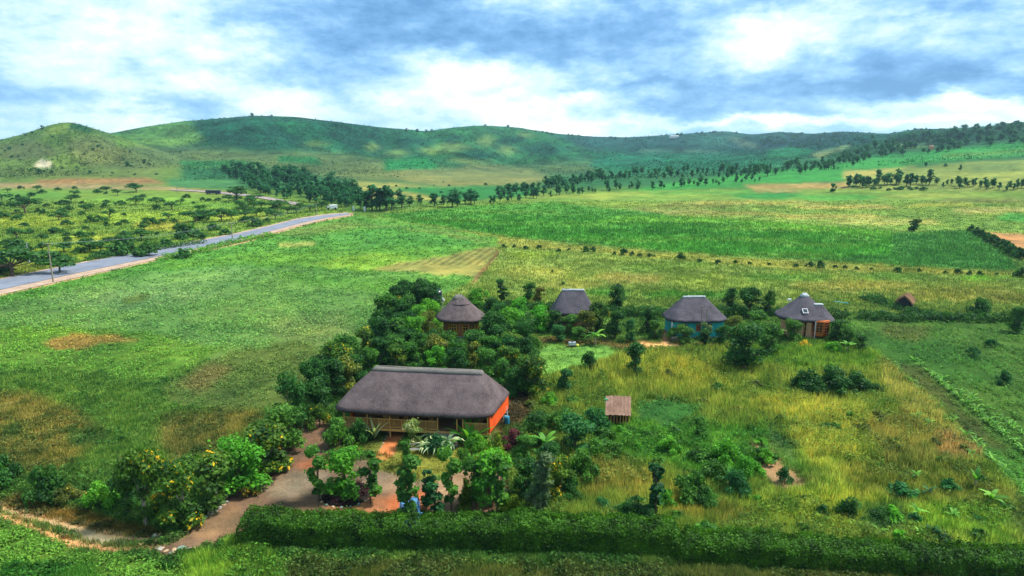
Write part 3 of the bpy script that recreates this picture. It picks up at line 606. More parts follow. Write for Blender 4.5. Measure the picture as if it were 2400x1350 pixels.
def trunk_mb(kind, lobes, r):
    b = MB(); tall = {'broad': .42, 'bush': .3, 'acacia': .5, 'wind': .6, 'cone': .8, 'sapling': .95}[kind]; rad = {'broad': .028, 'bush': .03, 'acacia': .04, 'wind': .02, 'cone': .03, 'sapling': .013}[kind]
    j1, j2 = r.uniform(-.03, .03, 2); top = (j1*1.5, j2, tall)
    b.tube([(0,0,-.05), (j1*.6, j2*.4, tall*.5), top], [rad*1.25, rad, rad*.7], 6)
    for l in lobes[:(16 if kind in ('wind', 'acacia') else 9)]:
        c = Vector(l[:3]); s = Vector((j1*.6, j2*.4, min(tall*.7, c.z*.6))); m = (s+c)/2+Vector((0,0,-.03))
        b.tube([s, m, c], [rad*.5, rad*.35, rad*.15], 4)
    return b
def proto(kind, k, mat, bark=None):
    key = (kind, k, mat.name)
    if key in PROTO: return PROTO[key]
    r = np.random.default_rng(hash((kind, k)) % 1000 if False else sum(map(ord, kind))*7+k*13)
    L = lobes_for(kind, r); n, s = SPEC[kind]; V, Fi, var = crown(kind, L, n, s, k+5)
    kc = (kind, k)
    cr = np_mesh('crown', V, Fi, 4, mat, var=var); tb = trunk_mb(kind, L, r).build('trunk', bark or M_BARK)
    far = None
    if kind in ('wind', 'acacia', 'bush', 'broad'):   # single-mesh copy for trees too small to show their parts
        step = {'wind': 1, 'acacia': 3, 'bush': 4, 'broad': 4}[kind]; Vf, Ff, vf = crown(kind, L, n//step, s*(step**.5)*1.05, k+55)
        tme = tb.data; tv = np.array([v.co[:] for v in tme.vertices]); tq = [list(p.vertices) for p in tme.polygons if len(p.vertices) == 4]
        V2 = np.concatenate([Vf, tv]); F2 = np.concatenate([Ff, np.array(tq)+len(Vf)]); far = np_mesh('far_tree', V2, F2, 4, [mat, bark or M_BARK], var=np.concatenate([vf, np.zeros(len(tv))]))
        mi = np.zeros(len(F2), np.int32); mi[len(Ff):] = 1; far.data.polygons.foreach_set('material_index', mi)
    out = (cr.data, tb.data, far.data if far else None)
    for o in (cr, tb, far):
        if o: bpy.data.objects.remove(o)
    PROTO[key] = out
    return out
NAME = {'broad': 'broadleaf_tree', 'bush': 'shrub', 'acacia': 'acacia_tree', 'wind': 'windbreak_tree', 'cone': 'conifer', 'sapling': 'sapling'}
def tinted(o, v=.14, base=(1, 1, 1)):
    k = random.uniform(1-v, 1+v); o.color = (base[0]*k*random.uniform(.93, 1.07), base[1]*k, base[2]*k*random.uniform(.92, 1.08), 1)
def hm(p, hpx): return hpx*depth(p)/F/.94
def plant(kind, px, py, hpx, label, mat=None, wr=1.0, cat=None, group=None, name=None, base=(1,1,1), bark=None, far=False, k=None, loc=None, h=None):
    p = loc or atp(px, py); mat = mat or F_MID; h = h or hm(p, hpx)
    cm, tm, fm = proto(kind, random.randrange(5) if k is None else k, mat, bark); cat = cat or ('shrub' if kind == 'bush' else 'tree')
    nm = name or NAME[kind]; rz = random.uniform(0, 2*PI); s = (h*wr, h*wr, h)
    if far:
        s = (s[0]*.9, s[1]*.9, s[2]*.88)
        o = bpy.data.objects.new(nm, fm); COL.objects.link(o); o.location = p; o.rotation_euler = (0, 0, rz); o.scale = s; tinted(o, .16, base); return tag(o, label, cat, group)
    e = empty(nm, p, rz, label=label, cat=cat, group=group)
    for n_, me in (('trunk', tm), ('crown', cm)):
        o = bpy.data.objects.new(n_, me); COL.objects.link(o); o.parent = e; o.scale = s
        if n_ == 'crown': tinted(o, .12, base)
    return e
def ribbons(name, n, L, wid, mat, seed, rise=(.6, 1.2), droop=1.0, seg=6, z0=0.0, tatter=0):
    """arching strap leaves from one centre: banana, cycad, agave"""
    r = np.random.default_rng(seed); V = []; Fi = []; var = []
    for i in range(n):
        a = 2*PI*i/n+r.uniform(-.3, .3); e = r.uniform(*rise); l = L*r.uniform(.75, 1.1); p = np.array([0, 0, z0]); v0 = r.uniform(0, 1)
        for j in range(seg+1):
            t = j/seg; w_ = wid*math.sin(PI*min(t*.85+.12, 1))**.7
            ev = e-droop*1.5*t; dr = np.array([math.cos(a)*math.cos(ev), math.sin(a)*math.cos(ev), math.sin(ev)])
            sd_ = np.array([-math.sin(a), math.cos(a), 0])*w_/2
            V += [p-sd_+np.array([0,0,w_*.15]), p+sd_+np.array([0,0,w_*.15])]; var += [v0, v0]; p = p+dr*l/seg
            if j: q = len(V); Fi.append([q-4, q-3, q-1, q-2])
    return np_mesh(name, np.array(V), np.array(Fi), 4, mat, var=var)
def banana(px, py, hpx, label, mat=None, group=None, n=8, name='banana_plant', cat='banana plant', z0=.45, L=.75, wid=.2, rise=(.5,1.3), droop=.9, base=(1,1,1), seed=None, stem=True):
    p = atp(px, py); h = hm(p, hpx); e = empty(name, p, random.uniform(0, 6), label=label, cat=cat, group=group)
    c = ribbons('leaves', n, L, wid, mat or F_BAN, seed or random.randrange(999), rise, droop, z0=z0 if stem else .03); c.parent = e; c.scale = (h, h, h); tinted(c, .1, base)
    if stem:
        o = MB().tube([(0,0,-.05), (.01,0,.25), (0,0,z0+.03)], [.045,.038,.028], 7).build('stem', M_PALEBARK, e); o.scale = (h, h, h)
    return e
def hedge(name, pts, width, height, leaf, dens, mat, label, cat='hedge', seed=1, lump=.22):
    r = np.random.default_rng(seed); pts = np.array(pts, float); sg = np.linalg.norm(np.diff(pts, axis=0), axis=1); tot = sg.sum(); cs = np.concatenate([[0], np.cumsum(sg)])
    n = int(tot*(width+2*height)*dens); s = r.uniform(0, tot, n); q = r.uniform(0, 1, n)*(width+2*height)-height    # unrolled cross-section
    lm = 1+(fbm(s/4.5, q*0+seed+7, 2, seed+5)-.5)*.3+(fbm(s/1.3, q*0+seed, 3, seed)-.5)*lump*2+(fbm(s/.45, q/.5, 2, seed+3)-.5)*lump*1.4; endt = np.clip(np.minimum(s, tot-s)/(.8)+.35, 0, 1)**.5
    dpt = r.uniform(0, 1, n)**2*.45
    side = np.clip(q, 0, width)-width/2; zz = np.where(q < 0, height+q, np.where(q > width, height-(q-width), height))
    rnd = np.clip((np.abs(side)/(width/2)), 0, 1)**3*.22*height; top = (q >= 0) & (q <= width)
    zz = np.where(top, zz-rnd-dpt, zz-.1*height)*lm*endt; off = np.where(top, side, np.where(q < 0, -width/2+dpt, width/2-dpt)*(.86+.14*lm))
    off = off*(.8+.25*np.clip(1-zz/height, 0, 1)+.2)
    i = np.clip(np.searchsorted(cs, s)-1, 0, len(sg)-1); t = (s-cs[i])/sg[i]; P0 = pts[i]*(1-t)[:, None]+pts[i+1]*t[:, None]; d = (pts[i+1]-pts[i])/sg[i][:, None]; nr = np.stack([d[:, 1], -d[:, 0]], 1)
    zz = zz+(r.random(n) < .07)*r.uniform(.05, .4, n)*top; c = np.concatenate([P0-nr*off[:, None]*-1, np.maximum(zz, .03)[:, None]], 1)+r.normal(0, .05, (n, 3))
    out = np.stack([nr[:, 0]*np.sign(off), nr[:, 1]*np.sign(off), np.where(top, 1.4, .3)], 1)
    nrm = out*.6+r.normal(0, .55, (n, 3)); nrm /= np.linalg.norm(nrm, axis=1)[:, None]
    tt = np.cross(nrm, r.normal(0, 1, (n, 3))); tt /= np.linalg.norm(tt, axis=1)[:, None]; u = np.cross(nrm, tt); sz = (leaf*r.uniform(.5, 1.3, n))[:, None]
    V = np.stack([c-tt*sz, c-u*sz*.6, c+tt*sz, c+u*sz*.6], 1); V[:, :, 2] += terrain(c[:, 0], c[:, 1])[:, None]
    var = np.clip(fbm(s/.8, q/.8, 3, seed+9)*1.1-.25+r.uniform(-.1, .45, n), 0, 1)
    o = np_mesh(name, V.reshape(-1, 3), np.arange(n*4).reshape(-1, 4), 4, mat, var=np.repeat(var, 4)); return tag(o, label, cat)

# ------------------------------------------------------------ hedges
hedge('hedge', [(-20.7,47.3),(-8,47.0),(4,46.6),(12.5,46.0)], 2.3, 2.25, .085, 330, F_HEDGE, 'thick clipped green hedge along the near side of the gravel yard, from the drive eastwards', seed=2)
hedge('hedge', [(12.4,45.2),(22,44.2),(34,43.1),(50,42.2)], 2.2, 1.95, .085, 330, F_HEDGE, 'darker lower stretch of hedge running out of the picture at bottom right', seed=6)
a, b_ = at([1420, 1640], [752, 742]), at([1780, 1990], [738, 742])
hedge('hedge', [tuple(v[:2]) for v in at([1150,1300,1450,1640,1800,1990],[722,728,740,744,738,746])], 1.6, 1.5, .15, 60, F_DARK, 'dark field hedge passing behind the thatched cottages', seed=9, lump=.4)
hedge('hedge', [tuple(v[:2]) for v in at([2010,2120,2200,2300,2480],[748,752,750,754,758])], 1.7, 1.3, .15, 60, F_DARK, 'dark straggling hedge between the bean plot and the meadow with the small shed', seed=12, lump=.6)
hedge('hedge', [tuple(v[:2]) for v in at([2030,2060,2150,2240],[700,712,738,752])], 3.0, 1.1, .17, 45, F_DARK, 'low tangle of scrub growing around the small thatched shed', seed=14, lump=.8)
hedge('hedge', [tuple(v[:2]) for v in at([200,340,480],[612,590,570])], 2, 1.2, .2, 22, F_ACA, 'low scrub strip on the far verge of the road', seed=15, lump=.9)
hedge('hedge', [tuple(v[:2]) for v in at([370,460,560,640],[612,592,568,552])], 1.6, 1.1, .2, 28, F_BRIGHT, 'bright green strip of tall weeds on the near verge of the road', seed=16, lump=.9)

# ------------------------------------------------------------ trees of the garden, each at its own place
P_ = plant
P_('broad',342,1228,182,'tall yellow-flowering tree with a pale trunk, left of the stone-edged drive',F_YEL,.78,bark=M_PALEBARK,k=0)
P_('broad',437,1228,160,'dark flowering tree beside the stone edging where the drive meets the track',F_YEL,.95,bark=M_PALEBARK,k=1)
P_('broad',300,1195,100,'green tree just left of the tall yellow-flowering tree',F_DARK,.9)
P_('bush',238,1190,72,'bright green bush at the left foot of the flowering trees',F_BRIGHT,.75)
P_('bush',112,1172,92,'round dark bush standing alone in the dry grass at left',F_DARK,.75)
P_('bush',165,1178,48,'small olive bush between the lone dark bush and the flowering trees',F_OLIVE,.9)
P_('bush',2,1140,80,'dark bush cut by the left edge of the picture',F_DARK,.8)
P_('broad',512,1182,125,'yellow-tipped tree at the middle of the row along the drive',F_YEL,1.2)
P_('broad',572,1150,125,'bright green leafy tree on the bend of the drive',F_BRIGHT,1.2,base=(.55,.72,.6))
P_('broad',628,1108,120,'mid green tree on the drive side with yellow shoots',F_YEL,1.3)
P_('broad',668,1055,112,'green tree at the upper end of the drive row',F_MID,1.2)
P_('broad',690,1000,125,'tall dark tree where the drive opens beside the long house',F_DARK,.8,k=2)
P_('broad',745,975,90,'dark leafy tree just left of the long thatched roof',F_DARK,.95)
P_('bush',575,1155,60,'brown-leaved bush low on the edge of the drive',F_OLIVE,.8,base=(.8,.7,.7))
P_('bush',795,1045,76,'rounded green shrub in front of the left end of the verandah',F_MID,.72)
P_('bush',845,1035,62,'dark green shrub against the verandah railing',F_DARK,.7)
P_('bush',750,1000,60,'yellow-flowered shrub at the left corner of the long house',F_YEL,.75)
P_('broad',812,1160,112,'wide low tree growing in the round dark planting bed in the yard',F_BRIGHT,1.25,base=(.72,.82,.7),k=1)
P_('sapling',748,1175,120,'large-leaved sapling at the left of the round planting bed',F_MID,1.0)
P_('sapling',868,1180,115,'large-leaved sapling with drooping leaves right of the round planting bed',F_MID,1.1)
P_('sapling',962,1238,165,'tallest large-leaved sapling, in front of the parked blue car',F_MID,1.0,k=1)
P_('sapling',1000,1190,82,'short large-leaved sapling just right of the blue car',F_TEAL,1.3,base=(.7,.75,.7))
P_('sapling',1018,1215,80,'low large-leaved sapling rising over the hedge',F_TEAL,1.3,base=(.7,.75,.7))
P_('sapling',1058,1195,135,'thin sapling with curled leaves between the lawn and the hedge',F_MID,1.0,k=2)
P_('cone',1092,1196,80,'small dark cone-shaped conifer behind the hedge',F_CONE,1.1,base=(.5,.55,.5))
P_('broad',1150,1185,135,'bushy bright green tree at the right end of the yard',F_BRIGHT,.95,base=(.72,.85,.75))
P_('broad',1115,1180,110,'weeping green tree between the conifer and the bushy bright tree',F_MID,.75,base=(.85,.9,.9))
P_('sapling',1165,1205,130,'pale-stemmed sapling standing against the bushy bright tree',F_MID,1.0,bark=M_PALEBARK)
P_('bush',1205,1205,46,'small lime green bush just behind the hedge',F_CONE,.9)
P_('sapling',1275,1205,140,'half-bare greyish sapling with pale branches behind the hedge',F_GREY,1.05,bark=M_PALEBARK,k=1)
P_('broad',1262,1200,70,'grey-green leafy scrub under the half-bare sapling',F_GREY,1.1,base=(.6,.7,.7))
P_('broad',1312,1170,105,'shrub with upright yellow flower spikes right of the yard',F_YEL,.8,base=(1.1,1,.8))
P_('broad',1345,1065,95,'large rounded teal-green tree right of the long house',F_TEAL,1.15,k=0)
P_('broad',1262,1050,85,'dark green tree close to the orange gable wall',F_DARK,1.0)
P_('broad',1225,1090,72,'leafy green tree below the purple bush',F_MID,1.1)
P_('bush',1365,1125,84,'round green bush below the large teal-green tree',F_MID,.7)
P_('broad',1290,1115,80,'dark green tree between the banana and the round green bush',F_DARK,1.1)
P_('broad',1230,1165,95,'dense dark green tree filling the right end of the yard',F_DARK,1.0)
P_('bush',1202,1048,45,'dark purple-leaved bush at the foot of the orange gable',F_PURP,.85)
P_('cone',1166,1062,52,'small bright cone-shaped conifer in front of the orange gable',F_CONE,1.2)
P_('cone',1148,1072,40,'low conifer beside the bright cone-shaped conifer',F_CONE,1.3,base=(.8,.9,.8))
P_('bush',1120,1062,56,'rounded green shrub in front of the right end of the verandah',F_BRIGHT,.75,base=(.8,.85,.8))
P_('bush',1086,1090,44,'green shrub on the lawn edge in front of the steps',F_MID,.8)
P_('broad',968,1048,66,'cream-speckled variegated shrub in front of the railing',foliage('leaf_cream',(50,96,50),(150,170,90),(250,240,200)),.85)
P_('bush',1030,1058,46,'low dark green shrub under the pale plumes',F_TEAL,1.0,base=(.6,.65,.6))
P_('sapling',957,1090,60,'slim green sapling near the garden bench',F_MID,1.1)
P_('bush',1288,955,40,'neat round bright green bush behind the right gable',F_BRIGHT,.75)
P_('broad',1322,925,62,'small upright dark tree between the round bright bush and the lawn',F_TEAL,.9,base=(.7,.75,.7))
P_('bush',1381,868,50,'round dark bush at the corner of the bright lawn',F_DARK,.65,k=0)
P_('broad',1490,880,78,'lone dark tree on the edge of the yellow grass right of the lawn',F_DARK,.85)
P_('broad',1742,868,112,'large dark spreading tree in front of the gap between the two right cottages',F_DARK,1.15,k=2)
P_('broad',1800,830,72,'green tree just behind the large dark spreading tree',F_MID,1.0)
for px, py, h, l in ((1890,915,55,'left part'),(1945,918,62,'tallest part'),(2000,922,52,'right part'),(1915,925,42,'lower front part')):
    P_('bush',px,py,h,'dark thicket bush in the tall grass near the farm plot, '+l,F_DARK,1.05,base=(.75,.85,.85))
P_('bush',2040,925,34,'small dark bush at the right tip of the dark thicket',F_DARK,1.0)
P_('bush',1618,1178,88,'big round green bush in the middle of the rough grass',F_MID,.75,k=1)
P_('bush',1725,1160,68,'teal-green bush right of the big round green bush',F_TEAL,.75,base=(.7,.8,.7))
P_('bush',1700,1085,62,'bright green bush above the teal-green bush',F_BRIGHT,.85,base=(.75,.85,.75))
P_('bush',1752,1120,62,'spreading green bush beside the bare soil patch',F_BRIGHT,.8,base=(.7,.85,.7))
P_('bush',1838,1135,44,'small dark bush on the far side of the bare soil patch',F_TEAL,.65,base=(.65,.7,.65))
P_('bush',1552,1190,50,'lime green bush behind the leafy young sapling',F_BRIGHT,.85)
P_('bush',1570,1060,44,'yellowish green bush in the grass below the bean patch',F_BRIGHT,.9)
P_('bush',1445,1075,44,'olive bush in the grass right of the teal-green tree',F_MID,.95,base=(.9,.95,.8))
P_('bush',1640,1080,36,'low green bush at the centre of the rough grass',F_MID,1.0)
P_('bush',1410,1200,38,'glossy dark bush with pale tips behind the near hedge',F_TEAL,.95)
P_('bush',1468,1212,46,'dark green bush touching the back of the near hedge',F_DARK,1.2)
P_('bush',1520,1225,42,'dark bush just left of the hedge step',F_DARK,1.1)
P_('sapling',1537,1218,128,'leafy young sapling with a dark column of big leaves and bare stem',F_TEAL,.95,base=(.5,.6,.55),k=0)
P_('bush',1990,1225,62,'dark green bush in the rough grass near the lower right',F_DARK,.8,base=(.9,.95,.9))
P_('bush',2060,1220,36,'flat dark green bush right of the lower right bush',F_DARK,1.3)
P_('bush',1880,1180,24,'tiny dark bush in yellow grass',F_DARK,1.0)
P_('bush',1640,1000,26,'low leafy clump near the bean patch',F_MID,1.3)
P_('bush',2295,738,44,'flat-topped dark tree-like bush in the meadow near the right edge',F_DARK,.9)
P_('broad',2142,542,32,'lone dark round tree standing in the far maize field',F_DARK,1.2,far=True)
P_('broad',1952,450,22,'lone dark tree on the brown strip of the far plain',F_FAR,.9,far=True)
P_('bush',2350,900,34,'dark bush standing in the farm plot at the right edge',F_TEAL,.7,base=(.6,.65,.6))
P_('bush',2280,835,24,'low dark bush in the middle of the farm plot',F_TEAL,1.0,base=(.6,.7,.6))
P_('bush',2320,812,22,'dark weed clump at the top of the farm plot',F_TEAL,1.0,base=(.7,.8,.7))
P_('broad',2385,780,60,'dark tree cut by the right edge of the picture',F_DARK,.9)
# around the cottages
P_('broad',1755,745,72,'tall dark tree behind the gap between the two right cottages',F_DARK,.95)
P_('broad',1715,725,50,'dark tree behind the turquoise cottage',F_DARK,.9)
P_('broad',1800,742,62,'slender dark tree left of the round cottage',F_DARK,.6)
P_('broad',1770,790,62,'mid green tree between the turquoise and the round cottage',F_MID,1.1)
P_('broad',1715,790,50,'bushy olive tree at the right corner of the turquoise cottage',F_OLIVE,1.1,base=(.8,.9,.8))
P_('broad',1605,805,42,'leafy shrub hiding the turquoise front wall',F_MID,1.3)
P_('broad',1650,812,44,'dark shrub at the right front of the turquoise cottage',F_DARK,1.3)
P_('broad',1580,798,30,'small shrub beside the step of the turquoise cottage',F_MID,1.3)
P_('broad',1690,812,50,'dark green tree in front of the turquoise cottage corner',F_DARK,.9)
P_('sapling',1653,812,52,'thin bare sapling in front of the turquoise cottage',F_GREY,1.0,bark=M_PALEBARK)
P_('broad',1858,800,52,'round green tree between the pillar and the glazed bay of the round cottage',F_MID,1.05)
P_('broad',1962,800,52,'dense dark tree at the right of the glazed bay',F_DARK,1.15)
P_('broad',1985,812,50,'dark green tree right of the round cottage',F_MID,1.1)
P_('broad',2015,822,38,'small dark tree at the corner of the farm plot',F_DARK,1.1)
P_('bush',1948,825,30,'lime green bush below the round cottage',F_BRIGHT,.9)
P_('broad',1790,805,44,'yellow-flowering shrub left of the round cottage',F_YEL,1.1)
P_('bush',1886,815,18,'low bush of orange-yellow flowers below the glazed bay',F_GOLD,1.2)
P_('bush',1715,838,22,'low green bush in front of the large dark spreading tree',F_MID,1.2)
P_('broad',1535,795,44,'mid green tree left of the turquoise cottage',F_MID,1.0)
P_('broad',1515,780,58,'dark leafy tree near the turquoise cottage step',F_DARK,.85)
P_('broad',1478,800,52,'pointed pale green tree by the flower bed',F_TEAL,.7)
P_('broad',1440,795,66,'dark tree of the clump right of the second cottage',F_DARK,.95)
P_('broad',1405,780,72,'dark leafy tree overlapping the right side of the second cottage roof',F_YEL,.95,base=(.7,.8,.7))
P_('broad',1375,790,62,'olive-tipped tree in front of the second cottage',F_OLIVE,1.0,base=(.75,.85,.8))
P_('broad',1340,785,48,'bright leafy tree below the second cottage roof',F_MID,1.15)
P_('broad',1300,780,52,'dark green tree left of the second cottage',F_DARK,1.0)
P_('broad',1310,800,40,'pale green shrub behind the white box',F_TEAL,1.2)
P_('broad',1355,802,36,'leafy pale shrub right of the white box',F_MID,1.2)
P_('broad',1448,720,56,'dark tree behind the clump of the second cottage',F_DARK,.9,base=(.8,.9,1))
P_('broad',1240,706,44,'dark tree standing up behind the middle of the garden',F_DARK,.95)
P_('broad',1262,712,38,'reddish-tipped tree beside the dark tree behind the garden',F_OLIVE,1.0,base=(.8,.7,.7))
P_('sapling',1175,712,52,'slim dark tree right of the round-topped cottage',F_DARK,1.4)
P_('broad',1215,745,46,'bamboo-like feathery green tree behind the garden',F_BRIGHT,1.2,base=(.6,.85,.7))
P_('broad',1265,775,56,'feathery green tree with drooping plumes in the middle of the garden',F_BRIGHT,1.25,base=(.55,.8,.65))
P_('broad',1230,785,52,'feathery dark tree left of the drooping plumes',F_DARK,1.2)
P_('broad',1125,722,46,'bright green tree behind the peak of the yellow cottage',F_BRIGHT,1.3,base=(.7,.85,.7))
P_('broad',1150,740,44,'dark green tree right of the yellow cottage roof',F_DARK,1.2)
P_('broad',1160,765,44,'green tree at the right eave of the yellow cottage',F_MID,1.0)
P_('bush',1255,812,24,'low round bush with bright top at the left end of the garden path',F_MID,1.0)
# the thicket between the yellow cottage and the long house
random.seed(21)
def inpoly(x, y, P):
    c = False; n = len(P)
    for i in range(n):
        x1, y1 = P[i]; x2, y2 = P[(i+1) % n]
        if (y1 > y) != (y2 > y) and x < (x2-x1)*(y-y1)/(y2-y1)+x1: c = not c
    return c
def scatter(poly, n, dmin, seed, ar=2.0):
    rr = random.Random(seed); xs = [p[0] for p in poly]; ys = [p[1] for p in poly]; out = []; t = 0
    while len(out) < n and t < n*300:
        t += 1; x = rr.uniform(min(xs), max(xs)); y = rr.uniform(min(ys), max(ys)); s = (y-330)/500
        if inpoly(x, y, poly) and all(math.hypot(x-a, (y-b)*ar) > dmin*s for a, b in out): out.append((x, y))
    return sorted(out, key=lambda q: q[1])
T1 = 'in the thicket between the yellow cottage and the long house'
for x, y in scatter([(860,845),(900,770),(940,735),(985,720),(1010,722),(1015,790),(1085,830),(1130,815),(1170,775),(1235,800),(1245,850),(1262,925),(1215,935),(1150,890),(1000,880),(880,878),(800,930),(755,955),(735,925),(790,875)], 62, 34, 5):
    q = random.random(); m_, d = (F_DARK,'dark green') if q < .36 else (F_MID,'mid green') if q < .6 else (F_YEL,'yellow-flowering') if q < .8 else (F_OLIVE,'olive') if q < .9 else (F_BRIGHT,'bright lime green')
    dd = math.hypot(x-1085, y-790); hh_ = random.uniform(62, 92)*(.55+.45*(y-330)/520)
    if 1010 < x < 1150 and y < 850: hh_ = min(hh_, (y-775)*.9+8)
    if 880 < x < 1200 and y > 850: hh_ = min(hh_, 70)
    if hh_ < 22: continue
    P_('broad', x, y, hh_, d+' broadleaf tree '+T1, m_, random.uniform(.85, 1.1), group=d+' trees of the thicket', base=(.8,.9,.85))
T2 = 'in the belt of trees left of the yellow cottage'
for x, y in scatter([(925,720),(960,705),(1008,716),(1020,745),(1012,775),(930,790),(905,770)], 8, 30, 8):
    P_('broad', x, y, random.uniform(30, 44) if x > 985 else random.uniform(40, 58), 'dark green broadleaf tree '+T2, F_DARK, 1.0, group='dark trees left of the yellow cottage')
P_('broad',930,735,66,'feathery tall dark tree at the left end of the belt beside the water tank',F_DARK,.9)
P_('broad',1015,850,60,'bright lime green tree standing out of the thicket behind the long house',F_BRIGHT,1.0)
P_('broad',1120,845,64,'domed dark tree right in front of the yellow cottage',F_DARK,1.2,k=2)
P_('broad',1200,850,66,'domed teal tree in the right half of the thicket',F_TEAL,1.1,base=(.7,.8,.7))
P_('broad',1235,920,84,'dark tree with orange blossom close to the right hip of the long roof',F_YEL,1.0,base=(.7,.85,.8))
rb = random.Random(77)
for poly, n, mats in (([(1400,1010),(1560,1010),(1800,1040),(1790,1110),(1640,1140),(1500,1090),(1390,1060)], 16, (F_MID, F_BRIGHT)), ([(1390,1180),(1560,1200),(1700,1230),(1660,1262),(1420,1235)], 12, (F_DARK, F_MID)), ([(1380,960),(1440,1000),(1500,1010),(1400,1040),(1370,1000)], 7, (F_MID, F_TEAL)), ([(1760,1180),(2000,1200),(2300,1270),(2000,1275),(1760,1262)], 16, (F_MID, F_BRIGHT, F_DARK)), ([(1250,880),(1350,880),(1390,930),(1300,990),(1240,960)], 8, (F_MID, F_OLIVE)), ([(1920,960),(2150,960),(2300,1100),(2100,1120),(1950,1060)], 10, (F_MID, F_OLIVE)), ([(1560,880),(1760,900),(1850,960),(1700,1000),(1560,960)], 8, (F_OLIVE, F_MID)), ([(2080,1130),(2300,1130),(2380,1230),(2150,1240)], 9, (F_MID, F_TEAL))):
    for x, y in scatter(poly, n, 46, rb.randrange(999)):
        m_ = rb.choice(mats); P_('bush', x, y, rb.uniform(16, 36)*(y-330)/700, 'low leafy bush half sunk in the rough grass inside the hedge', m_, rb.uniform(.9, 1.5), group='low bushes in the rough grass', far=True, base=(.85,.95,.8))
for x, y, h, m_, l in ((1395,1010,60,F_TEAL,'teal-green bush reaching up beside the small pole hut'),(1310,1015,64,F_MID,'green bush between the banana plant and the long house corner'),(1400,1080,56,F_MID,'green bush at the right foot of the large teal-green tree'),(1330,1165,60,F_DARK,'dark green bush behind the yellow flower spikes'),(1675,1130,60,F_MID,'green bush between the big round bush and the teal-green bush'),(1660,1190,48,F_MID,'green bush leaning on the big round bush'),(1790,1085,40,F_BRIGHT,'bright low bush at the top of the bare soil patch')):
    P_('bush', x, y, h, l, m_, .95, base=(.85,.92,.85))
# bananas, strap-leaved plants
banana(1278,1072,62,'banana plant with big pale leaves between the dark trees right of the house')
banana(1395,808,40,'small banana plant at the edge of the bright lawn',n=7)
banana(1812,805,42,'pale banana plant left of the round cottage')
banana(1985,828,34,'banana plant below the round cottage at right')
banana(2285,1145,44,'single upright banana shoot at the right side of the rough grass',n=4,rise=(1.1,1.5),droop=.4)
banana(2320,1190,46,'young banana plant nearest the right edge of the rough grass',n=7)
banana(2145,1125,26,'low young banana plant with drooping leaves in the rough grass',n=6)
banana(2175,1165,28,'teal-green young banana plant below the drooping one',F_TEAL,n=7)
banana(2148,1215,34,'bright young banana plant in the lime green patch, left one',n=7)
banana(2232,1222,30,'bright young banana plant in the lime green patch, right one',n=7)
banana(2060,1262,30,'young banana plant close behind the lower right hedge',n=7)
banana(2155,1268,30,'pale banana shoot close behind the lower right hedge',n=4,rise=(1,1.4))
banana(878,1030,58,'strap-leaved pale green plant against the verandah railing',F_PALE,n=14,name='strap_leaved_plant',cat='plant',wid=.08,L=.95,rise=(.9,1.45),droop=.6,stem=False)
banana(1100,1040,66,'bright fan-leaved plant left of the orange gable',F_BAN,n=16,name='fan_leaved_plant',cat='plant',wid=.13,L=1.0,rise=(.5,1.4),droop=.5,stem=False,base=(.7,.85,.6))
for i, (x, y, h, l) in enumerate(((998,1056,42,'leftmost pale drooping plume plant before the verandah'),(1022,1060,52,'largest pale drooping plume plant before the verandah'),(1050,1048,60,'rightmost pale plume plant, reaching up to the open entrance'),(1012,1035,46,'pale yellow plume plant close under the railing'))):
    banana(x, y, h, l, F_PALE, n=16, name='plume_plant', cat='plant', wid=.1, L=.9, rise=(1.1,1.5), droop=1.6, stem=False)
banana(1440,790,36,'pale strap-leaved plant beside the garden path',F_TEAL,n=12,name='strap_leaved_plant',cat='plant',wid=.07,L=.95,rise=(.9,1.4),droop=.5,stem=False)
P_('bush',957,1066,17,'small round yellow-green bush beside the bench',foliage('leaf_lime',(150,150,40),(214,200,80)),.75)
for i, (x, y) in enumerate(((1640,760),(1652,765))):
    p = atp(x, y+45); h = hm(p, 85); o = MB().tube([(0,0,0),(.08,0,h*.5),(.02,.05,h)],[.03,.05,.1],5).build('flower_stalk', M_PALEBARK); o.location = p
    tag(o, 'tall dry yellow flower stalk in front of the turquoise cottage roof', 'flower stalk', 'dry flower stalks before the turquoise cottage')
# planting bed under the wide tree
p = atp(812, 1160); o = MB().lathe([(2.1,0),(1.95,.18),(1.4,.3),(.4,.36)], 24).build('planting_bed', simple('bed_soil',(52,44,38),(26,24,22),8,.95,.05,.6,.08)); o.location = p; tag(o, 'round raised bed of dark soil under the wide low tree in the yard', 'planting bed')
c_ = crown('x', [(math.cos(a)*1.5, math.sin(a)*1.5, .3, .5,.5,.35) for a in np.linspace(0, 6.1, 12)], 1800, .09, 4)
o = np_mesh('ground_ivy', *c_[:2], 4, F_PURP, var=c_[2]); o.location = p; o.color = (.45,.7,.6,1); tag(o, 'dark low leaves edging the round planting bed', 'ground cover')

# crop of young maize standing up in the farm plot: rows one can follow
random.seed(5); cm_ = ribbons('maize', 7, .9, .14, F_BAN, 3, (.7,1.4), 1.0, z0=.05).data
for ob in [o for o in COL.objects if o.data == cm_]: bpy.data.objects.remove(ob)
for row, (x0, y0, x1, y1, n) in enumerate(((2085,850,2420,1175,46),(2140,845,2440,1090,38),(2180,870,2440,1050,22),(2120,960,2300,1090,8))):
    for i in range(n):
        t = (i+random.random()*.8)/n
        if random.random() < .3: continue
        p = atp(x0+(x1-x0)*t, y0+(y1-y0)*t); o = bpy.data.objects.new('young_maize', cm_); COL.objects.link(o); o.location = p; s = random.uniform(.8, 1.4); o.scale = (s, s, s*1.1); o.rotation_euler = (0,0,random.uniform(0,6)); tinted(o, .15)
        tag(o, 'light green young maize plant standing in the rows of the farm plot at the right', 'maize plant', 'young maize plants in the farm plot')

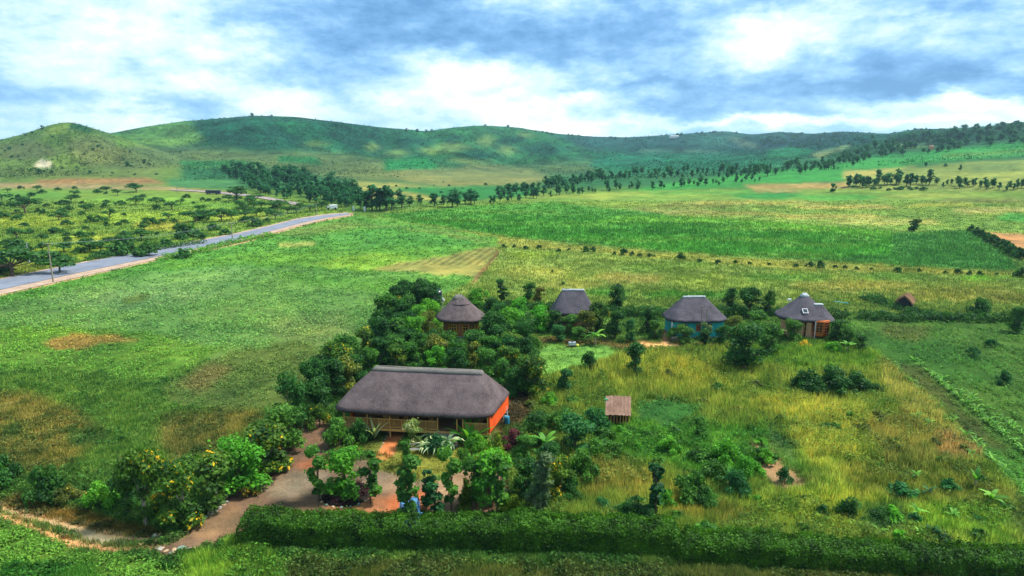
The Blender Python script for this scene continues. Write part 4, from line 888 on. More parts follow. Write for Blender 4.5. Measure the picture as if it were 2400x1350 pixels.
# ------------------------------------------------------------ far trees and bushes
random.seed(33)
def far(kind, x, y, h, label, group, mat=None, wr=1.0, base=(1,1,1), name=None):
    return P_(kind, x, y, h, label, mat or F_FAR, wr*random.uniform(.85, 1.15), group=group, far=True, base=base, name=name)
# bushes along the field edge
for x, y, h in ((1180,580,8),(1205,578,9),(1230,583,12),(1255,583,15),(1318,590,13),(1330,585,12),(1368,590,14),(1390,590,12),(1432,596,13),(1465,598,14),(1482,597,15),(1505,600,12),(1523,600,10),(1540,600,9),(1592,610,15),(1635,614,16),(1690,618,10),(1725,618,11),(1762,620,15),(1810,622,10),(1865,624,14),(1890,625,12),(1915,628,16),(1950,628,14),(1975,630,13),(2010,632,14),(2035,632,12),(2100,636,16),(2145,636,12),(2210,640,14),(2240,642,17),(2270,643,18),(2300,644,14),(2340,646,14),(2395,650,20)):
    far('bush', x+random.uniform(-9,9), y+random.uniform(-2,2), h*random.uniform(.5, 1.4), 'dark bush in the broken row along the near edge of the maize field', 'bushes along the near edge of the maize field', F_DARK, 1.0, name='shrub')
for i in range(15):
    t = i/14; far('bush', 2275+t*120+random.uniform(-5,5), 543+t*66, 18+t*14, 'dark bush of the hedge line beside the bare brown field at right', 'bushes beside the bare brown field', F_DARK, .9)
for x, y, l in ((1295,640,'single small bush in the pale meadow behind the garden'),(1320,668,'tiny bush close behind the dark trees of the garden')):
    far('bush', x, y, 9, l, None, F_DARK)
# savanna at left
SV = [(0,440),(200,438),(420,452),(560,462),(700,482),(800,490),(740,500),(640,525),(520,555),(380,580),(250,605),(100,640),(0,655)]
for x, y in scatter(SV, 130, 50, 3, 2.2):
    s = (y-330)/250; q = random.random()
    if q < .28: far('acacia', x, y, random.uniform(22, 38)*s, 'flat-topped acacia tree scattered over the grassland left of the road', 'acacias left of the road', F_ACA, 1.0)
    else: far('bush', x, y, random.uniform(12, 25)*s, 'dark rounded bush scattered over the grassland left of the road', 'bushes left of the road', F_ACA, random.uniform(1.0, 1.9))
for x, y, h, w_, l in ((30,648,74,1.2,'large dark acacia nearest the left edge beside the road'),(140,640,46,1.0,'dark acacia behind the wooden power pole'),(210,590,36,1.2,'dark bush left of the pair of roadside acacias'),(285,598,50,.9,'tall dark bush in the middle of the roadside grassland'),(345,600,42,1.0,'dark bush right of the tall roadside bush'),(430,605,28,1.3,'low bush near the roadside'),(440,555,38,1.3,'wide dark bush between two yellow clearings'),(600,530,24,1.2,'dark round bush close to the far stretch of road'),(460,520,34,1.3,'dark dense acacia clump behind the yellow clearing'),(520,520,36,1.1,'dark acacia clump right of the dense one'),(320,450,24,1.3,'flat-topped acacia standing by the far road'),(250,450,16,1.3,'small acacia standing by the far road'),(60,500,44,1.2,'broad dark acacia at the left edge of the grassland'),(40,560,30,1.0,'grey-green acacia in the yellow grass'),(100,590,26,.9,'small bush before the broad grassland acacia'),(555,470,40,.9,'slim acacia by the far road near the plantation')):
    far('acacia' if 'acacia' in l else 'bush', x, y, h, l, None, F_ACA, w_)
for x, y in scatter([(560,470),(700,482),(800,492),(780,500),(640,515),(560,500)], 14, 40, 12, 2):
    far('acacia', x, y, random.uniform(18, 26), 'dark acacia in the clump beside the far bend of the road', 'acacias at the bend of the road', F_ACA, 1.1)
# plantation and windbreaks
for x, y in scatter([(520,408),(600,405),(700,415),(800,432),(835,450),(850,475),(820,488),(760,480),(690,474),(600,452),(560,430)], 170, 22, 4, 3.2):
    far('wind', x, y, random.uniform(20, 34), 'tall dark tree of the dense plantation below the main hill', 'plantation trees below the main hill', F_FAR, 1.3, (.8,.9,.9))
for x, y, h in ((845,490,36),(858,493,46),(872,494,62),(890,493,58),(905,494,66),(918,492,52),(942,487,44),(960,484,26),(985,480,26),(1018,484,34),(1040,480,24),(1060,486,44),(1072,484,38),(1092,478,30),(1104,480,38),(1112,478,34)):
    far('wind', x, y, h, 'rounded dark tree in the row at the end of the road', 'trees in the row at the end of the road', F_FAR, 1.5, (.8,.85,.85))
def row(pts, n, h0, h1, label, group, jit=4, wr=1.3, base=(.85,.95,.95), kind='wind', mat=None):
    P = np.array(pts, float)
    for i in range(n):
        if random.random() < .14: continue
        t = (i+random.uniform(-.6, .6))/n; x = P[0, 0]+(P[-1, 0]-P[0, 0])*np.clip(t, 0, 1); y = np.interp(x, P[:, 0], P[:, 1])+random.uniform(-jit, jit)
        far(kind, x, y, (h0+(h1-h0)*t)*random.uniform(.42, 1.05), label, group, mat, wr, base)
row([(1150,476),(1300,459),(1450,446),(1620,436),(1790,424)], 62, 32, 18, 'slender tree in the long windbreak row across the far plain', 'trees in the long windbreak', 4, 1.3)
row([(1165,462),(1300,440),(1420,420),(1520,410)], 60, 34, 22, 'tree of the dense grove behind the long windbreak', 'trees of the grove behind the windbreak', 5, 1.4)
row([(1520,412),(1700,408),(1800,405),(1920,392),(2010,380)], 70, 24, 24, 'tree in the belt at the foot of the right-hand hills', 'trees at the foot of the right-hand hills', 9, 1.3)
row([(1700,418),(1850,405),(1960,388)], 22, 30, 24, 'taller tree standing in front of the belt at the foot of the hills', 'taller trees before the belt', 8, 1.3)
row([(1510,380),(1600,385),(1700,383),(1800,378)], 40, 7, 7, 'tiny tree in the hedgerow across the blue-green valley floor', 'hedgerow trees on the valley floor', 3, 1.6)
row([(1985,438),(2060,436),(2200,432)], 24, 34, 38, 'dark tree in the straight row on the yellow slope at right', 'trees in the row on the yellow slope', 4, 1.35)
row([(2205,434),(2300,440),(2420,446)], 24, 26, 26, 'thin tree in the open row at the right edge of the slope', 'thin trees at the right edge', 6, 1.1, (.9,1,.85))
row([(2000,440),(2100,445),(2180,446)], 14, 10, 10, 'low bush under the row of trees on the yellow slope', 'bushes under the row on the yellow slope', 3, 1.4, kind='bush')
far('wind',2170,392,14,'single small tree on the pale field edge of the right slope',None); far('wind',2250,402,18,'single slim tree on the yellow slope above the row',None); far('bush',2215,390,8,'small bush on the yellow slope above the row',None)
for x, y in scatter([(1935,385),(1990,362),(2080,335),(2200,312),(2300,305),(2420,296),(2420,335),(2300,345),(2150,364),(2000,384)], 150, 62, 6, 2.4):
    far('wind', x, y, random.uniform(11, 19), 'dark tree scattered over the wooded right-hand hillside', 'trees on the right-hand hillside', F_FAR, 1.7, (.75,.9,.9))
for x, y in scatter([(1760,322),(1900,318),(2060,322),(2000,345),(1880,350),(1790,340)], 60, 60, 7, 3):
    far('bush', x, y, random.uniform(4, 7), 'tiny bush on the blue-green hills at the back', 'bushes on the hills at the back', F_FAR, 1.2)
SL = 'tree standing on the skyline of the '
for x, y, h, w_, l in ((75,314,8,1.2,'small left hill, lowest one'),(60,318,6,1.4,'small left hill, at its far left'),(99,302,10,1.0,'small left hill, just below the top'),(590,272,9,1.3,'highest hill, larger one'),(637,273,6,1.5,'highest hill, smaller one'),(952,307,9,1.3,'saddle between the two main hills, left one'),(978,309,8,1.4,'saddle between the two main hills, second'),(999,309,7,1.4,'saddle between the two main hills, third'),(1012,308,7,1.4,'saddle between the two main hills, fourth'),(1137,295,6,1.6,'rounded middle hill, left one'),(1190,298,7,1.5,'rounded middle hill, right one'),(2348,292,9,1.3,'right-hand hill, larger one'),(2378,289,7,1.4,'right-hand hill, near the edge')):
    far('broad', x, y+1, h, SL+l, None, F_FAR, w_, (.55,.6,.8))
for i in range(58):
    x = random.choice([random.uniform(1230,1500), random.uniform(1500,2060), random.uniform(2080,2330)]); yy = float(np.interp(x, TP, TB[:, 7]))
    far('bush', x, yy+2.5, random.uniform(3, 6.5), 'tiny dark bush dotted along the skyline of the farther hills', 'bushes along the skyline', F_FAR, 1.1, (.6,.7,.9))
for poly, n, sd_, hh_ in (([(0,345),(160,310),(280,335),(430,375),(520,400),(400,412),(0,415)], 30, 9, (3,7)), ([(420,345),(700,350),(900,360),(1050,385),(1040,430),(860,430),(560,395),(430,395)], 22, 10, (2.5,5)), ([(950,330),(1130,310),(1300,330),(1400,360),(1250,400),(1000,395)], 24, 11, (2.5,5)), ([(830,440),(1060,432),(1250,430),(1240,450),(1100,460),(860,460)], 20, 13, (3,7)), ([(480,290),(760,290),(880,330),(800,350),(560,350)], 12, 14, (2.5,4))):
    for x, y in scatter(poly, n, 70 if n > 30 else 50, sd_, 2.5): far('bush', x, y, random.uniform(*hh_), 'small dark bush dotted over the open hillside', 'bushes dotted over the hillsides', F_FAR, 1.1, (.8,.9,.9))
def merge_small(prefix, keep, name, label):
    L_ = [o for o in COL.objects if o.parent is None and o.name.split('.')[0] == prefix and o.type == 'MESH']
    n0 = len([o for o in COL.objects if o.parent is None and o.name.split('.')[0] == prefix and o.type == 'EMPTY'])
    L_.sort(key=lambda o: -o.scale[2]/depth(o.location)); rest = L_[keep-n0:]; Vs = []; Fs = []; va = []; mi = []; b0 = 0
    for o in rest:
        me = o.data; nv = len(me.vertices); v = np.empty(nv*3, np.float32); me.vertices.foreach_get('co', v); v = v.reshape(-1, 3)
        Mx_ = np.array(o.matrix_basis); v = v @ Mx_[:3, :3].T+Mx_[:3, 3]; f = np.empty(len(me.polygons)*4, np.int32); me.loops.foreach_get('vertex_index', f)
        q = np.empty(nv, np.float32); me.attributes['var'].data.foreach_get('value', q); m_ = np.empty(len(me.polygons), np.int32); me.polygons.foreach_get('material_index', m_)
        Vs.append(v); Fs.append(f.reshape(-1, 4)+b0); va.append(q); mi.append(m_); b0 += nv
    if rest:
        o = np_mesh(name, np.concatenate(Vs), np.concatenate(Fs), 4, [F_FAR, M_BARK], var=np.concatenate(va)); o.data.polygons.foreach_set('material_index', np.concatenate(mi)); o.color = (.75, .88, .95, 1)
        tag(o, kind='stuff', label=label); [bpy.data.objects.remove(q) for q in rest]
for x, y, h, l in ((297,390,13,'round dark bush at the foot of the small left hill'),(338,384,12,'dark bush above the round dark bush at the foot of the left hill'),(92,408,14,'dark bush below the pale rock scar'),(122,406,9,'smaller bush right of the one below the rock scar'),(157,408,7,'small bush on the bare strip below the left hill'),(210,406,8,'dark bush on the bare strip below the left hill')):
    far('broad', x, y, h, l, None, F_FAR, 1.2, (.7,.8,.8), name='shrub')
merge_small('windbreak_tree', 290, 'distant_trees', 'smallest trees of the far woods and hedgerows below the hills')
merge_small('shrub', 290, 'distant_bushes', 'tiny bushes dotted over the far hills and skyline')
# ------------------------------------------------------------ buildings
M_TH = None
def thatch_mat(name, c1, c2):
    m, N = newmat(name); tc = N.new('ShaderNodeTexCoord').outputs['Object']
    mp = N.new('ShaderNodeMapping'); N.l.new(tc, mp.inputs[0]); mp.inputs['Scale'].default_value = (1, .28, .35)
    n1 = N.noise(mp.outputs[0], 14, 6, .75); n2 = N.noise(tc, .6, 6, .7); n3 = N.noise(tc, 26, 3, .7)
    f = N.math('ADD', N.math('MULTIPLY', n1, .42), N.math('ADD', N.math('MULTIPLY', n2, .42), N.math('MULTIPLY', n3, .25)))
    col = N.ramp(f, [(.38, s2l(c2)*.34), (.68, s2l(c1)*.40)]); b = principled(N, col, .95, .05, f, .9, .10); N.l.new(b.outputs[0], N.out.inputs[0]); return m
TH = thatch_mat('thatch', (160,142,142), (60,54,60)); TH2 = thatch_mat('thatch_cool', (142,136,146), (54,52,62)); THP = thatch_mat('thatch_pale', (226,184,160), (140,100,80)); THR = thatch_mat('thatch_ridge', (176,170,160), (120,116,116))
CEM = simple('ridge_cement', (206,210,214), (160,166,172), 3, .9, .1); ORANGE = simple('orange_wall', (246,98,34), (214,76,24), 1.2, .85, .15, .15)
BAM = simple('bamboo', (240,190,104), (196,140,70), 7, .7, .25, .2, .01, (1,1,.3)); WOOD = simple('dark_wood', (92,62,40), (54,36,24), 6, .8, .15); DARK = simple('interior_shade', (40,28,22), (24,16,12), 2, .9, .05)
FLOORM = simple('floor_boards', (150,112,84), (104,76,58), 5, .8, .15, .3, .02, (.3,3,1)); CONC = simple('concrete', (150,140,136), (112,104,104), 4, .9, .1)
STONE = simple('stone_wall', (232,182,136), (176,126,92), 2.5, .9, .1, .5, .05); TURQ = simple('turquoise_wall', (50,182,180), (34,148,150), 2, .8, .2); YELW = simple('yellow_wall', (236,180,40), (200,140,30), 2, .8, .2)
BROWNW = simple('brown_wall', (190,128,74), (140,88,52), 3, .85, .1); ORW = simple('orange_wood', (206,112,36), (160,80,26), 5, .6, .3); GLASS = simple('window_glass', (40,48,60), (24,28,38), 1, .12, .6, 0)
WHITE = simple('white_paint', (240,242,244), (214,218,222), 3, .5, .4, .05); BLUEM = simple('blue_plastic', (30,140,170), (24,110,140), 3, .5, .4); BLACKP = simple('black_plastic', (22,38,66), (14,24,44), 3, .35, .5, .05)
METAL = simple('galvanised_metal', (170,180,190), (130,138,150), 5, .45, .5); RUBBER = simple('tyre_rubber', (30,30,32), (20,20,22), 5, .8, .2)
def roof(parent, rx, ry, ze, rh, zr, nexp=5.0, mat=None, rc=0.0, cap=None, seed=1, thick=.28, conc=.96, name='roof', capt=.86, c0=(0,0), skew=0):
    """thatched hip roof over a rounded rectangle: rx, ry half sizes at the eave, rh half ridge, ridge centre offset rc"""
    n = 96; m = 14; r = np.random.default_rng(seed); V = []; b = MB()
    def pt(a, t, off=0):
        ca, sa = math.cos(a), math.sin(a); k = (abs(ca)**nexp+abs(sa)**nexp)**(-1/nexp); ex, ey = rx*ca*k, ry*sa*k
        qx = rc+max(-1, min(1, ex/rx*1.5))*rh; x = ex+(qx-ex)*t; y = ey*(1-t); x += skew*(y+ry)/(2*ry)*max(0, ex/rx)*(1-t)
        z_ = ze+(zr-ze)*(t**conc); nz = (float(vn(a*5+seed*3, t*5, seed))-.5)*.13*(1-t*.5); ed = (float(vn(a*30, seed, 2))-.5)*.12*(1-min(t*6, 1))
        ln = math.hypot(ex, ey); return (c0[0]+x+off*ca*.5, c0[1]+y+off*sa*.5, z_+nz+ed+off-.12*(t > .98))
    A = [2*PI*j/n for j in range(n)]
    vs = [pt(a, t) for t in [i/m for i in range(m+1)] for a in A]
    fs = [(i*n+j, i*n+(j+1) % n, (i+1)*n+(j+1) % n, (i+1)*n+j) for i in range(m) for j in range(n)]
    b0 = len(vs); e = [pt(a, 0) for a in A]
    vs += [(c0[0]+(x-c0[0])*.975, c0[1]+(y-c0[1])*.965, z_-thick) for x, y, z_ in e]; vs += [(c0[0]+(x-c0[0])*.86, c0[1]+(y-c0[1])*.84, z_-thick+.35) for x, y, z_ in e]
    fs += [(b0+j, b0+(j+1) % n, (j+1) % n, j) for j in range(n)]+[(b0+n+j, b0+n+(j+1) % n, b0+(j+1) % n, b0+j) for j in range(n)]+[tuple(b0+n+j for j in range(n))[::-1]]
    b.add(vs, fs); o = b.build(name, mat or TH, parent, smooth=True)
    if cap:
        ts = [capt, capt+(1-capt)*.5, .97, 1.0]; q = MB(); vs = [pt(a, t, .09) for t in ts for a in A]; fs = [(i*n+j, i*n+(j+1) % n, (i+1)*n+(j+1) % n, (i+1)*n+j) for i in range(3) for j in range(n)]
        u0 = len(vs); vs += [pt(a, capt, -.05) for a in A]; fs += [(u0+j, u0+(j+1) % n, (j+1) % n, j) for j in range(n)]
        q.add(vs, fs).build('ridge_cap', cap, parent, smooth=True)
    return o
def window(parent, c, w_, h_, ang_, frame=ORW, nx=2, ny=2, d=.08, name='window'):
    Mz = Matrix.Rotation(ang_, 3, 'Z'); C = Vector(c); q = lambda v: C+Mz @ Vector(v); f = MB(); t = .09
    for sx_ in (-1, 1): f.box(q((sx_*(w_/2-t/2), 0, 0)), (t, d, h_), M=Mz)
    for sz in (-1, 1): f.box(q((0, 0, sz*(h_/2-t/2))), (w_-2*t, d-.006, t), M=Mz)
    for i in range(1, nx): f.box(q((-w_/2+w_*i/nx, 0, 0)), (.07, d-.012, h_-2*t), M=Mz)
    for j in range(1, ny): f.box(q((0, 0, -h_/2+h_*j/ny)), (w_-2*t, d-.02, .06), M=Mz)
    o = f.build(name, frame, parent); MB().box(q((0, d*.12, 0)), (w_-t, .02, h_-t), M=Mz).build('pane', GLASS, o); return o
def zfor(x, y, py):
    u = (675-py)/F; return H+y*math.tan(math.atan(u)-T)
# --- the long house
L = empty('thatched_house', (-9.5, 69.0, 0), R(-7), label='long orange house with a grey thatched hip roof and a bamboo verandah', cat='house')
roof(L, 8.36, 4.15, 2.95, 5.6, 6.5, 8, TH, 1.0, THR, 3, .3, .92, capt=.88, c0=(-.34, -.05), skew=1.15)
FZ = .95
MB().box((0, 0, FZ-.1), (15.5, 6.9, .2)).build('floor', FLOORM, L); MB().box((0, -3.5, FZ-.14), (15.6, .1, .26)).build('floor_beam', BAM, L)
MB().add([(7.6,-3.45,.95),(7.74,-3.45,.95),(8.75,3.45,.95),(8.6,3.45,.95),(7.6,-3.45,2.85),(7.74,-3.45,2.85),(8.75,3.45,2.85),(8.6,3.45,2.85)], [(0,3,2,1),(4,5,6,7),(0,1,5,4),(1,2,6,5),(2,3,7,6),(3,0,4,7)]).build('gable_wall', ORANGE, L); MB().box((-7.7, 1.2, 2.1), (.16, 4.4, 2.3)).build('end_wall', ORANGE, L)
MB().box((0, 3.4, 2.1), (15.24, .14, 2.3)).build('back_wall', ORANGE, L); wl = MB().box((-3.1, -.3, 2.08), (9.0, .14, 2.24)).box((5.6, -.3, 2.08), (4.0, .14, 2.24)).build('inner_wall', BROWNW, L)
for x in (-6.4, -4.1, -1.6, .6, 5.6): window(L, (x, -.39, 2.15), 1.1, 1.1, 0, BROWNW)
MB().box((2.5, -.2, 2.0), (2.1, .1, 2.1)).build('doorway_shade', DARK, L)  # dark panel in the door opening, the room's shade put in as colour
posts = [-7.6, -5.1, -2.7, -.2, 2.35, 4.35, 4.95, 7.5]
for x in posts: MB().tube([(x, -3.42, 0), (x+random.uniform(-.02,.02), -3.42, 1.6), (x, -3.42, 3.0)], [.075, .07, .065], 8).build('post', BAM, L)
for x in (-7.4,-5,-2.5,0,2.4,4.8,7.3):
    for y in (0, 3.2): MB().tube([(x, y, -.1), (x, y, FZ-.2)], .1, 8).build('stilt', WOOD, L)
flip = 1
for x0, x1 in zip(posts[:-1], posts[1:]):
    if 2.3 < x0 < 4.9: continue
    b = MB(); b.tube([(x0+.07, -3.42, FZ+1.0), (x1-.07, -3.42, FZ+1.0)], .05, 6); b.tube([(x0+.07, -3.42, FZ+.12), (x1-.07, -3.42, FZ+.12)], .045, 6)
    mid = (x0+x1)/2; b.tube([(mid, -3.42, FZ), (mid, -3.42, FZ+.97)], .045, 6)
    for a_, c_ in ((x0+.1, mid-.06), (mid+.06, x1-.1)):
        w_ = c_-a_; k_ = 6
        for i in range(-5, k_+1):                     # diagonal bamboo, leaning one way then the other
            u0 = a_+w_*i/k_; u1 = u0+.78; s0 = max(u0, a_); s1 = min(u1, c_)
            if s1-s0 < .08: continue
            z0, z1 = FZ+.15+(s0-u0)/.78*.82, FZ+.15+(s1-u0)/.78*.82
            p0, p1 = ((s0, z0), (s1, z1)) if flip > 0 else ((a_+c_-s0, z0), (a_+c_-s1, z1))
            b.tube([(p0[0], -3.42, p0[1]), (p1[0], -3.42, p1[1])], .03, 4)
        flip = -flip
    b.build('railing', BAM, L)
b = MB(); b.box((3.5, -3.95, .38), (2.0, .8, .76)).box((3.5, -4.6, .22), (2.2, .5, .44)).box((3.5, -5.0, .1), (2.4, .4, .2)); b.build('steps', CONC, L)
MB().tube([(7.6, -.7, 4.15), (7.85, -.3, 3.85), (8.1, .3, 3.55), (8.4, .8, 3.2)], .06, 8).build('vent_pipe', WHITE, L)
MB().tube([(7.55, -.8, 4.0), (7.58, -.8, 4.4)], .1, 8).build('pipe_bracket', simple('red_paint', (200,50,60), None, 3, .6), L)
MB().box((0, -3.42, 2.86), (15.3, .12, .14)).build('wall_plate', BAM, L)
# furniture on the verandah
def chair(loc, rz, label):
    e = empty('rattan_chair', loc, rz, label=label, cat='chair', group='chairs on the verandah')
    MB().lathe([(.24,0),(.26,.04),(.25,.08)], 14, (0,0,.4)).build('seat', BAM, e)
    b = MB()
    for i in range(13):
        a = PI*i/12; b.tube([(math.cos(a)*.27, .22, .5), (math.cos(a)*.33, .3, .62+math.sin(a)*.4)], .02, 4)
    b.tube([(math.cos(PI*i/12)*.33, .3, .62+math.sin(PI*i/12)*.4) for i in range(13)], .03, 5); b.box((0, .27, .75), (.5, .03, .35)); b.build('backrest', BAM, e)
    for sx_ in (-1, 1):
        for sy_ in (-1, 1): MB().tube([(sx_*.2, sy_*.2, 0), (sx_*.18, sy_*.17, .42)], .025, 5).build('leg', BAM, e)
def local(x, y, z_): return L.matrix_basis @ Vector((x, y, z_))
L.matrix_basis = Matrix.Translation((-9.5, 69.0, 0)) @ Matrix.Rotation(R(-7), 4, 'Z')
for i, (x, y, rz, l) in enumerate(((-3.5,-2.1,.3,'round-backed rattan chair left of the middle verandah table'),(-1.6,-2.0,-.6,'round-backed rattan chair right of the middle verandah table'),(-2.6,-1.4,0,'rattan chair behind the middle verandah table'),(6.4,-1.9,0,'rattan chair in the right-hand bay of the verandah'),(1.2,-1.6,.2,'rattan chair just left of the open entrance'))):
    chair(local(x, y, FZ), rz-R(7), l)
for x, y, l in ((-2.6,-2.35,'round table in the middle bays of the verandah'),(6.4,-2.6,'round table in the right-hand bay of the verandah')):
    e = empty('verandah_table', local(x, y, FZ), 0, label=l, cat='table'); MB().lathe([(.5,0),(.52,.02),(.5,.05)], 20, (0,0,.72)).build('tabletop', BAM, e); MB().lathe([(.2,0),(.05,.08),(.04,.72)], 10).build('pedestal', BAM, e)
# --- cottages
def cottage(name, px, pye, wpx, apex_py, label, depthr, rh_px, nexp, mat, cap, rot=0, ze=3.0, capt=.84, rc=0, seed=1, conc=1.05):
    p = atz(px, pye, ze-.25); rx = wpx*depth(p)/F/2; ry = depthr*rx; c = Vector((p.x*(p.y+ry)/p.y, p.y+ry, 0)); e = empty(name, c, rot, label=label, cat='cottage')
    zr = zfor(c.x, c.y, apex_py); rh = rh_px*depth(c)/F/2; roof(e, rx, ry, ze, rh, zr, nexp, mat, rc, cap, seed, conc=conc, capt=capt); return e, rx, ry, zr
A, rx, ry, zr = cottage('thatched_cottage', 1080, 757, 118, 690, 'thatched cottage with yellow window and grey hip roof beside the black water tank', .92, 9, 2.6, TH, THR, seed=4, capt=.80, rc=-.25)
roof(A, rx*.42, ry*.42, 3+(zr-3)*.60, .3, zr+.08, 2.6, TH, -.15, None, 7, .12, 1.0, name='upper_thatch')
MB().lathe([(rx*.72, 0), (rx*.72, 2.75)], 8).build('wall', BROWNW, A); MB().lathe([(rx*.78, 0), (rx*.78, .4)], 8).build('plinth', CONC, A)
for a, w_ in ((-1.15, 1.5), (-.45, 1.3), (-1.95, 1.3)):
    window(A, (math.cos(a)*rx*.73, math.sin(a)*rx*.73, 1.55), w_, 1.5, a+PI/2, YELW, 3, 3, .16)
MB().box((rx*.36, -rx*.70, 1.3), (.35, .35, 2.6)).build('pillar', BROWNW, A)
B_, rx, ry, zr = cottage('thatched_cottage', 1342, 740, 108, 677, 'thatched cottage with a white ridge half hidden by trees, second from the left', .78, 48, 3.2, TH2, CEM, seed=6, capt=.93)
MB().box((0, 0, 1.4), (rx*1.5, ry*1.5, 2.8)).build('wall', STONE, B_); window(B_, (-rx*.3, -ry*.76, 1.6), 1.3, 1.2, 0)
MB().box((0, -ry*.76, 1.05), (.9, .1, 2.1)).build('door', ORW, B_)
C_, rx, ry, zr = cottage('thatched_cottage', 1626, 757, 148, 693, 'turquoise-walled thatched cottage with a white ridge', .66, 46, 3.4, TH2, CEM, rot=R(3), seed=8, capt=.93, rc=-.2)
MB().box((0, 0, 1.45), (rx*1.62, ry*1.5, 2.5)).build('wall', TURQ, C_); MB().box((0, 0, .15), (rx*1.66, ry*1.56, .3)).build('plinth', CONC, C_)
for x, w_, n_ in ((-rx*.55, 1.5, 4), (0.0, .8, 2), (rx*.34, .8, 2)): window(C_, (x, -ry*.77, 1.8), w_, 1.1, 0, ORW, n_, 3)
MB().box((-rx*.86, -ry*.72, 1.35), (.16, .16, 2.7)).build('corner_post', WHITE, C_); MB().box((-rx*.83, -ry*.95, .35), (1.1, 1.6, .7)).build('ramp', CONC, C_)
D_, rx, ry, zr = cottage('thatched_cottage', 1880, 756, 130, 686, 'round stone-walled thatched cottage with an orange glazed bay, rightmost of the four', .88, 2, 2.3, TH2, CEM, seed=10, capt=.86, conc=1.1)
roof(D_, rx*.60, ry*.62, 2.75, .55, 3+(zr-3)*.60, 2.3, TH2, -.05, CEM, 12, .25, 1.0, name='bay_roof', capt=.90, c0=(rx*.40, -ry*.36))
MB().lathe([(rx*.74, 0), (rx*.74, 2.9)], 28).build('wall', STONE, D_)
MB().tube([(-rx*.66, -ry*.62, 0), (-rx*.66, -ry*.62, 2.9)], .28, 10).build('pillar', STONE, D_); MB().tube([(-rx*.2, -ry*.86, 0), (-rx*.2, -ry*.86, 2.8)], .12, 10).build('pillar', WOOD, D_)
bay = MB(); bx_, by_ = rx*.36, -ry*.72
bay.lathe([(.5, 0), (1.35, .35), (1.45, .6), (1.45, 2.8)], 8, (bx_, by_, .2)).build('bay', ORW, D_)
for i in range(8):
    a = PI/8+PI/4*i+PI/8*0
    if math.sin(a) < .2: window(D_, (bx_+math.cos(a+0)*1.38, by_+math.sin(a)*1.38, 2.0), 1.0, 1.7, a+PI/2, ORW, 2, 4, .1)
MB().tube([(bx_-1.1, by_-1.1, 0), (bx_-1.1, by_-1.1, 2.9)], .06, 8).build('drainpipe', WHITE, D_)
for sx_ in (-.6, .6): MB().tube([(bx_+sx_, by_-.5, 0), (bx_+sx_, by_-.5, .6)], .08, 6).build('stilt', METAL, D_)
t_ = .30; yy = -ry*(1-t_)-.02; q = math.atan2(zr-3.0, ry); sk = MB(); Mx = Matrix.Rotation(q, 3, 'X'); cs = Vector((-rx*.18, -ry*(1-t_)*.93, 3+(zr-3)*t_+.16)); sk.box(cs, (.8, .8, .14), M=Mx); so_ = sk.build('skylight', WHITE, D_)
MB().box(cs+Mx @ Vector((0,0,.075)), (.66, .66, .02), M=Mx).build('pane', GLASS, so_)
# --- small hut on posts
p = atp(1448, 985); e = empty('storage_hut', p, R(-4), label='little hut of thin poles with a pinkish thatched roof in the rough grass', cat='hut')
w2, d2 = 1.35, 1.15; b = MB(); n_ = 14; vs = []; fs = []
for i in range(n_+1):
    x = -w2+2*w2*i/n_; rg_ = 0.1*(random.random()-.5)
    vs += [(x-.15+rg_*.4, -d2-.45+rg_, 1.25+rg_*1.2), (x-.08, -.6, 2.1+rg_*.6), (x, .2, 2.75+rg_*.8), (x, d2+.1, 2.1+rg_), (x, d2, 1.95), (x, .2, 2.6), (x-.1, -d2-.3, 1.15+rg_)]
for i in range(n_): fs += [(i*7+j, i*7+(j+1) % 7, (i+1)*7+(j+1) % 7, (i+1)*7+j) for j in range(7)]
fs += [tuple(range(7)), tuple(n_*7+j for j in range(7))[::-1]]
b.add(vs, fs).build('roof', THP, e)
for x in np.linspace(-1.15, 1.1, 8): MB().tube([(x, -d2+.12, -.1), (x+random.uniform(-.06,.06), -d2+.08, 1.4)], .04, 5).build('pole', BAM, e)
for x in (-1.1, 0, 1.1): MB().tube([(x, d2-.1, -.1), (x, d2-.1, 2.05)], .05, 5).build('pole', WOOD, e)
MB().box((0, .1, .9), (2.1, 1.7, 1.5)).build('wall', WOOD, e); MB().box((-1.3, .1, 2.25), (.35, .7, .5)).build('tarpaulin', simple('green_tarp', (60,180,120), None, 3, .6), e)
# --- shed
p = atp(2121, 722); e = empty('thatched_shed', p, R(-38), label='small dark shed with a rough brown straw roof in the meadow at right', cat='shed'); rd = random.Random(3)
b = MB(); n_ = 12; vs = []; fs = []
for i in range(n_+1):
    y = -1.9+3.8*i/n_; g_ = lambda: rd.uniform(-.12, .12)
    vs += [(-1.5+g_(), y, 1.35+g_()), (-.75, y, 2.15+g_()), (0, y, 2.65+g_()), (.75, y, 2.1+g_()), (1.45+g_(), y, 1.35+g_()), (1.3, y, 1.2), (0, y, 2.4), (-1.35, y, 1.2)]
for i in range(n_): fs += [(i*8+j, i*8+(j+1) % 8, (i+1)*8+(j+1) % 8, (i+1)*8+j) for j in range(8)]
fs += [tuple(range(8))[::-1], tuple(n_*8+j for j in range(8))]
b.add(vs, fs).build('roof', thatch_mat('straw', (186,146,112), (104,78,58)), e)
b = MB(); b.add([(-1.1,-1.6,0),(1.1,-1.6,0),(1.1,-1.6,1.5),(0,-1.6,2.35),(-1.1,-1.6,1.5),(-1.1,1.6,0),(1.1,1.6,0),(1.1,1.6,1.5),(0,1.6,2.35),(-1.1,1.6,1.5)], [(0,1,2,3,4),(9,8,7,6,5),(1,6,7,2),(5,0,4,9)]).build('wall', simple('old_wood', (70,60,72), (36,30,34), 5, .9), e)
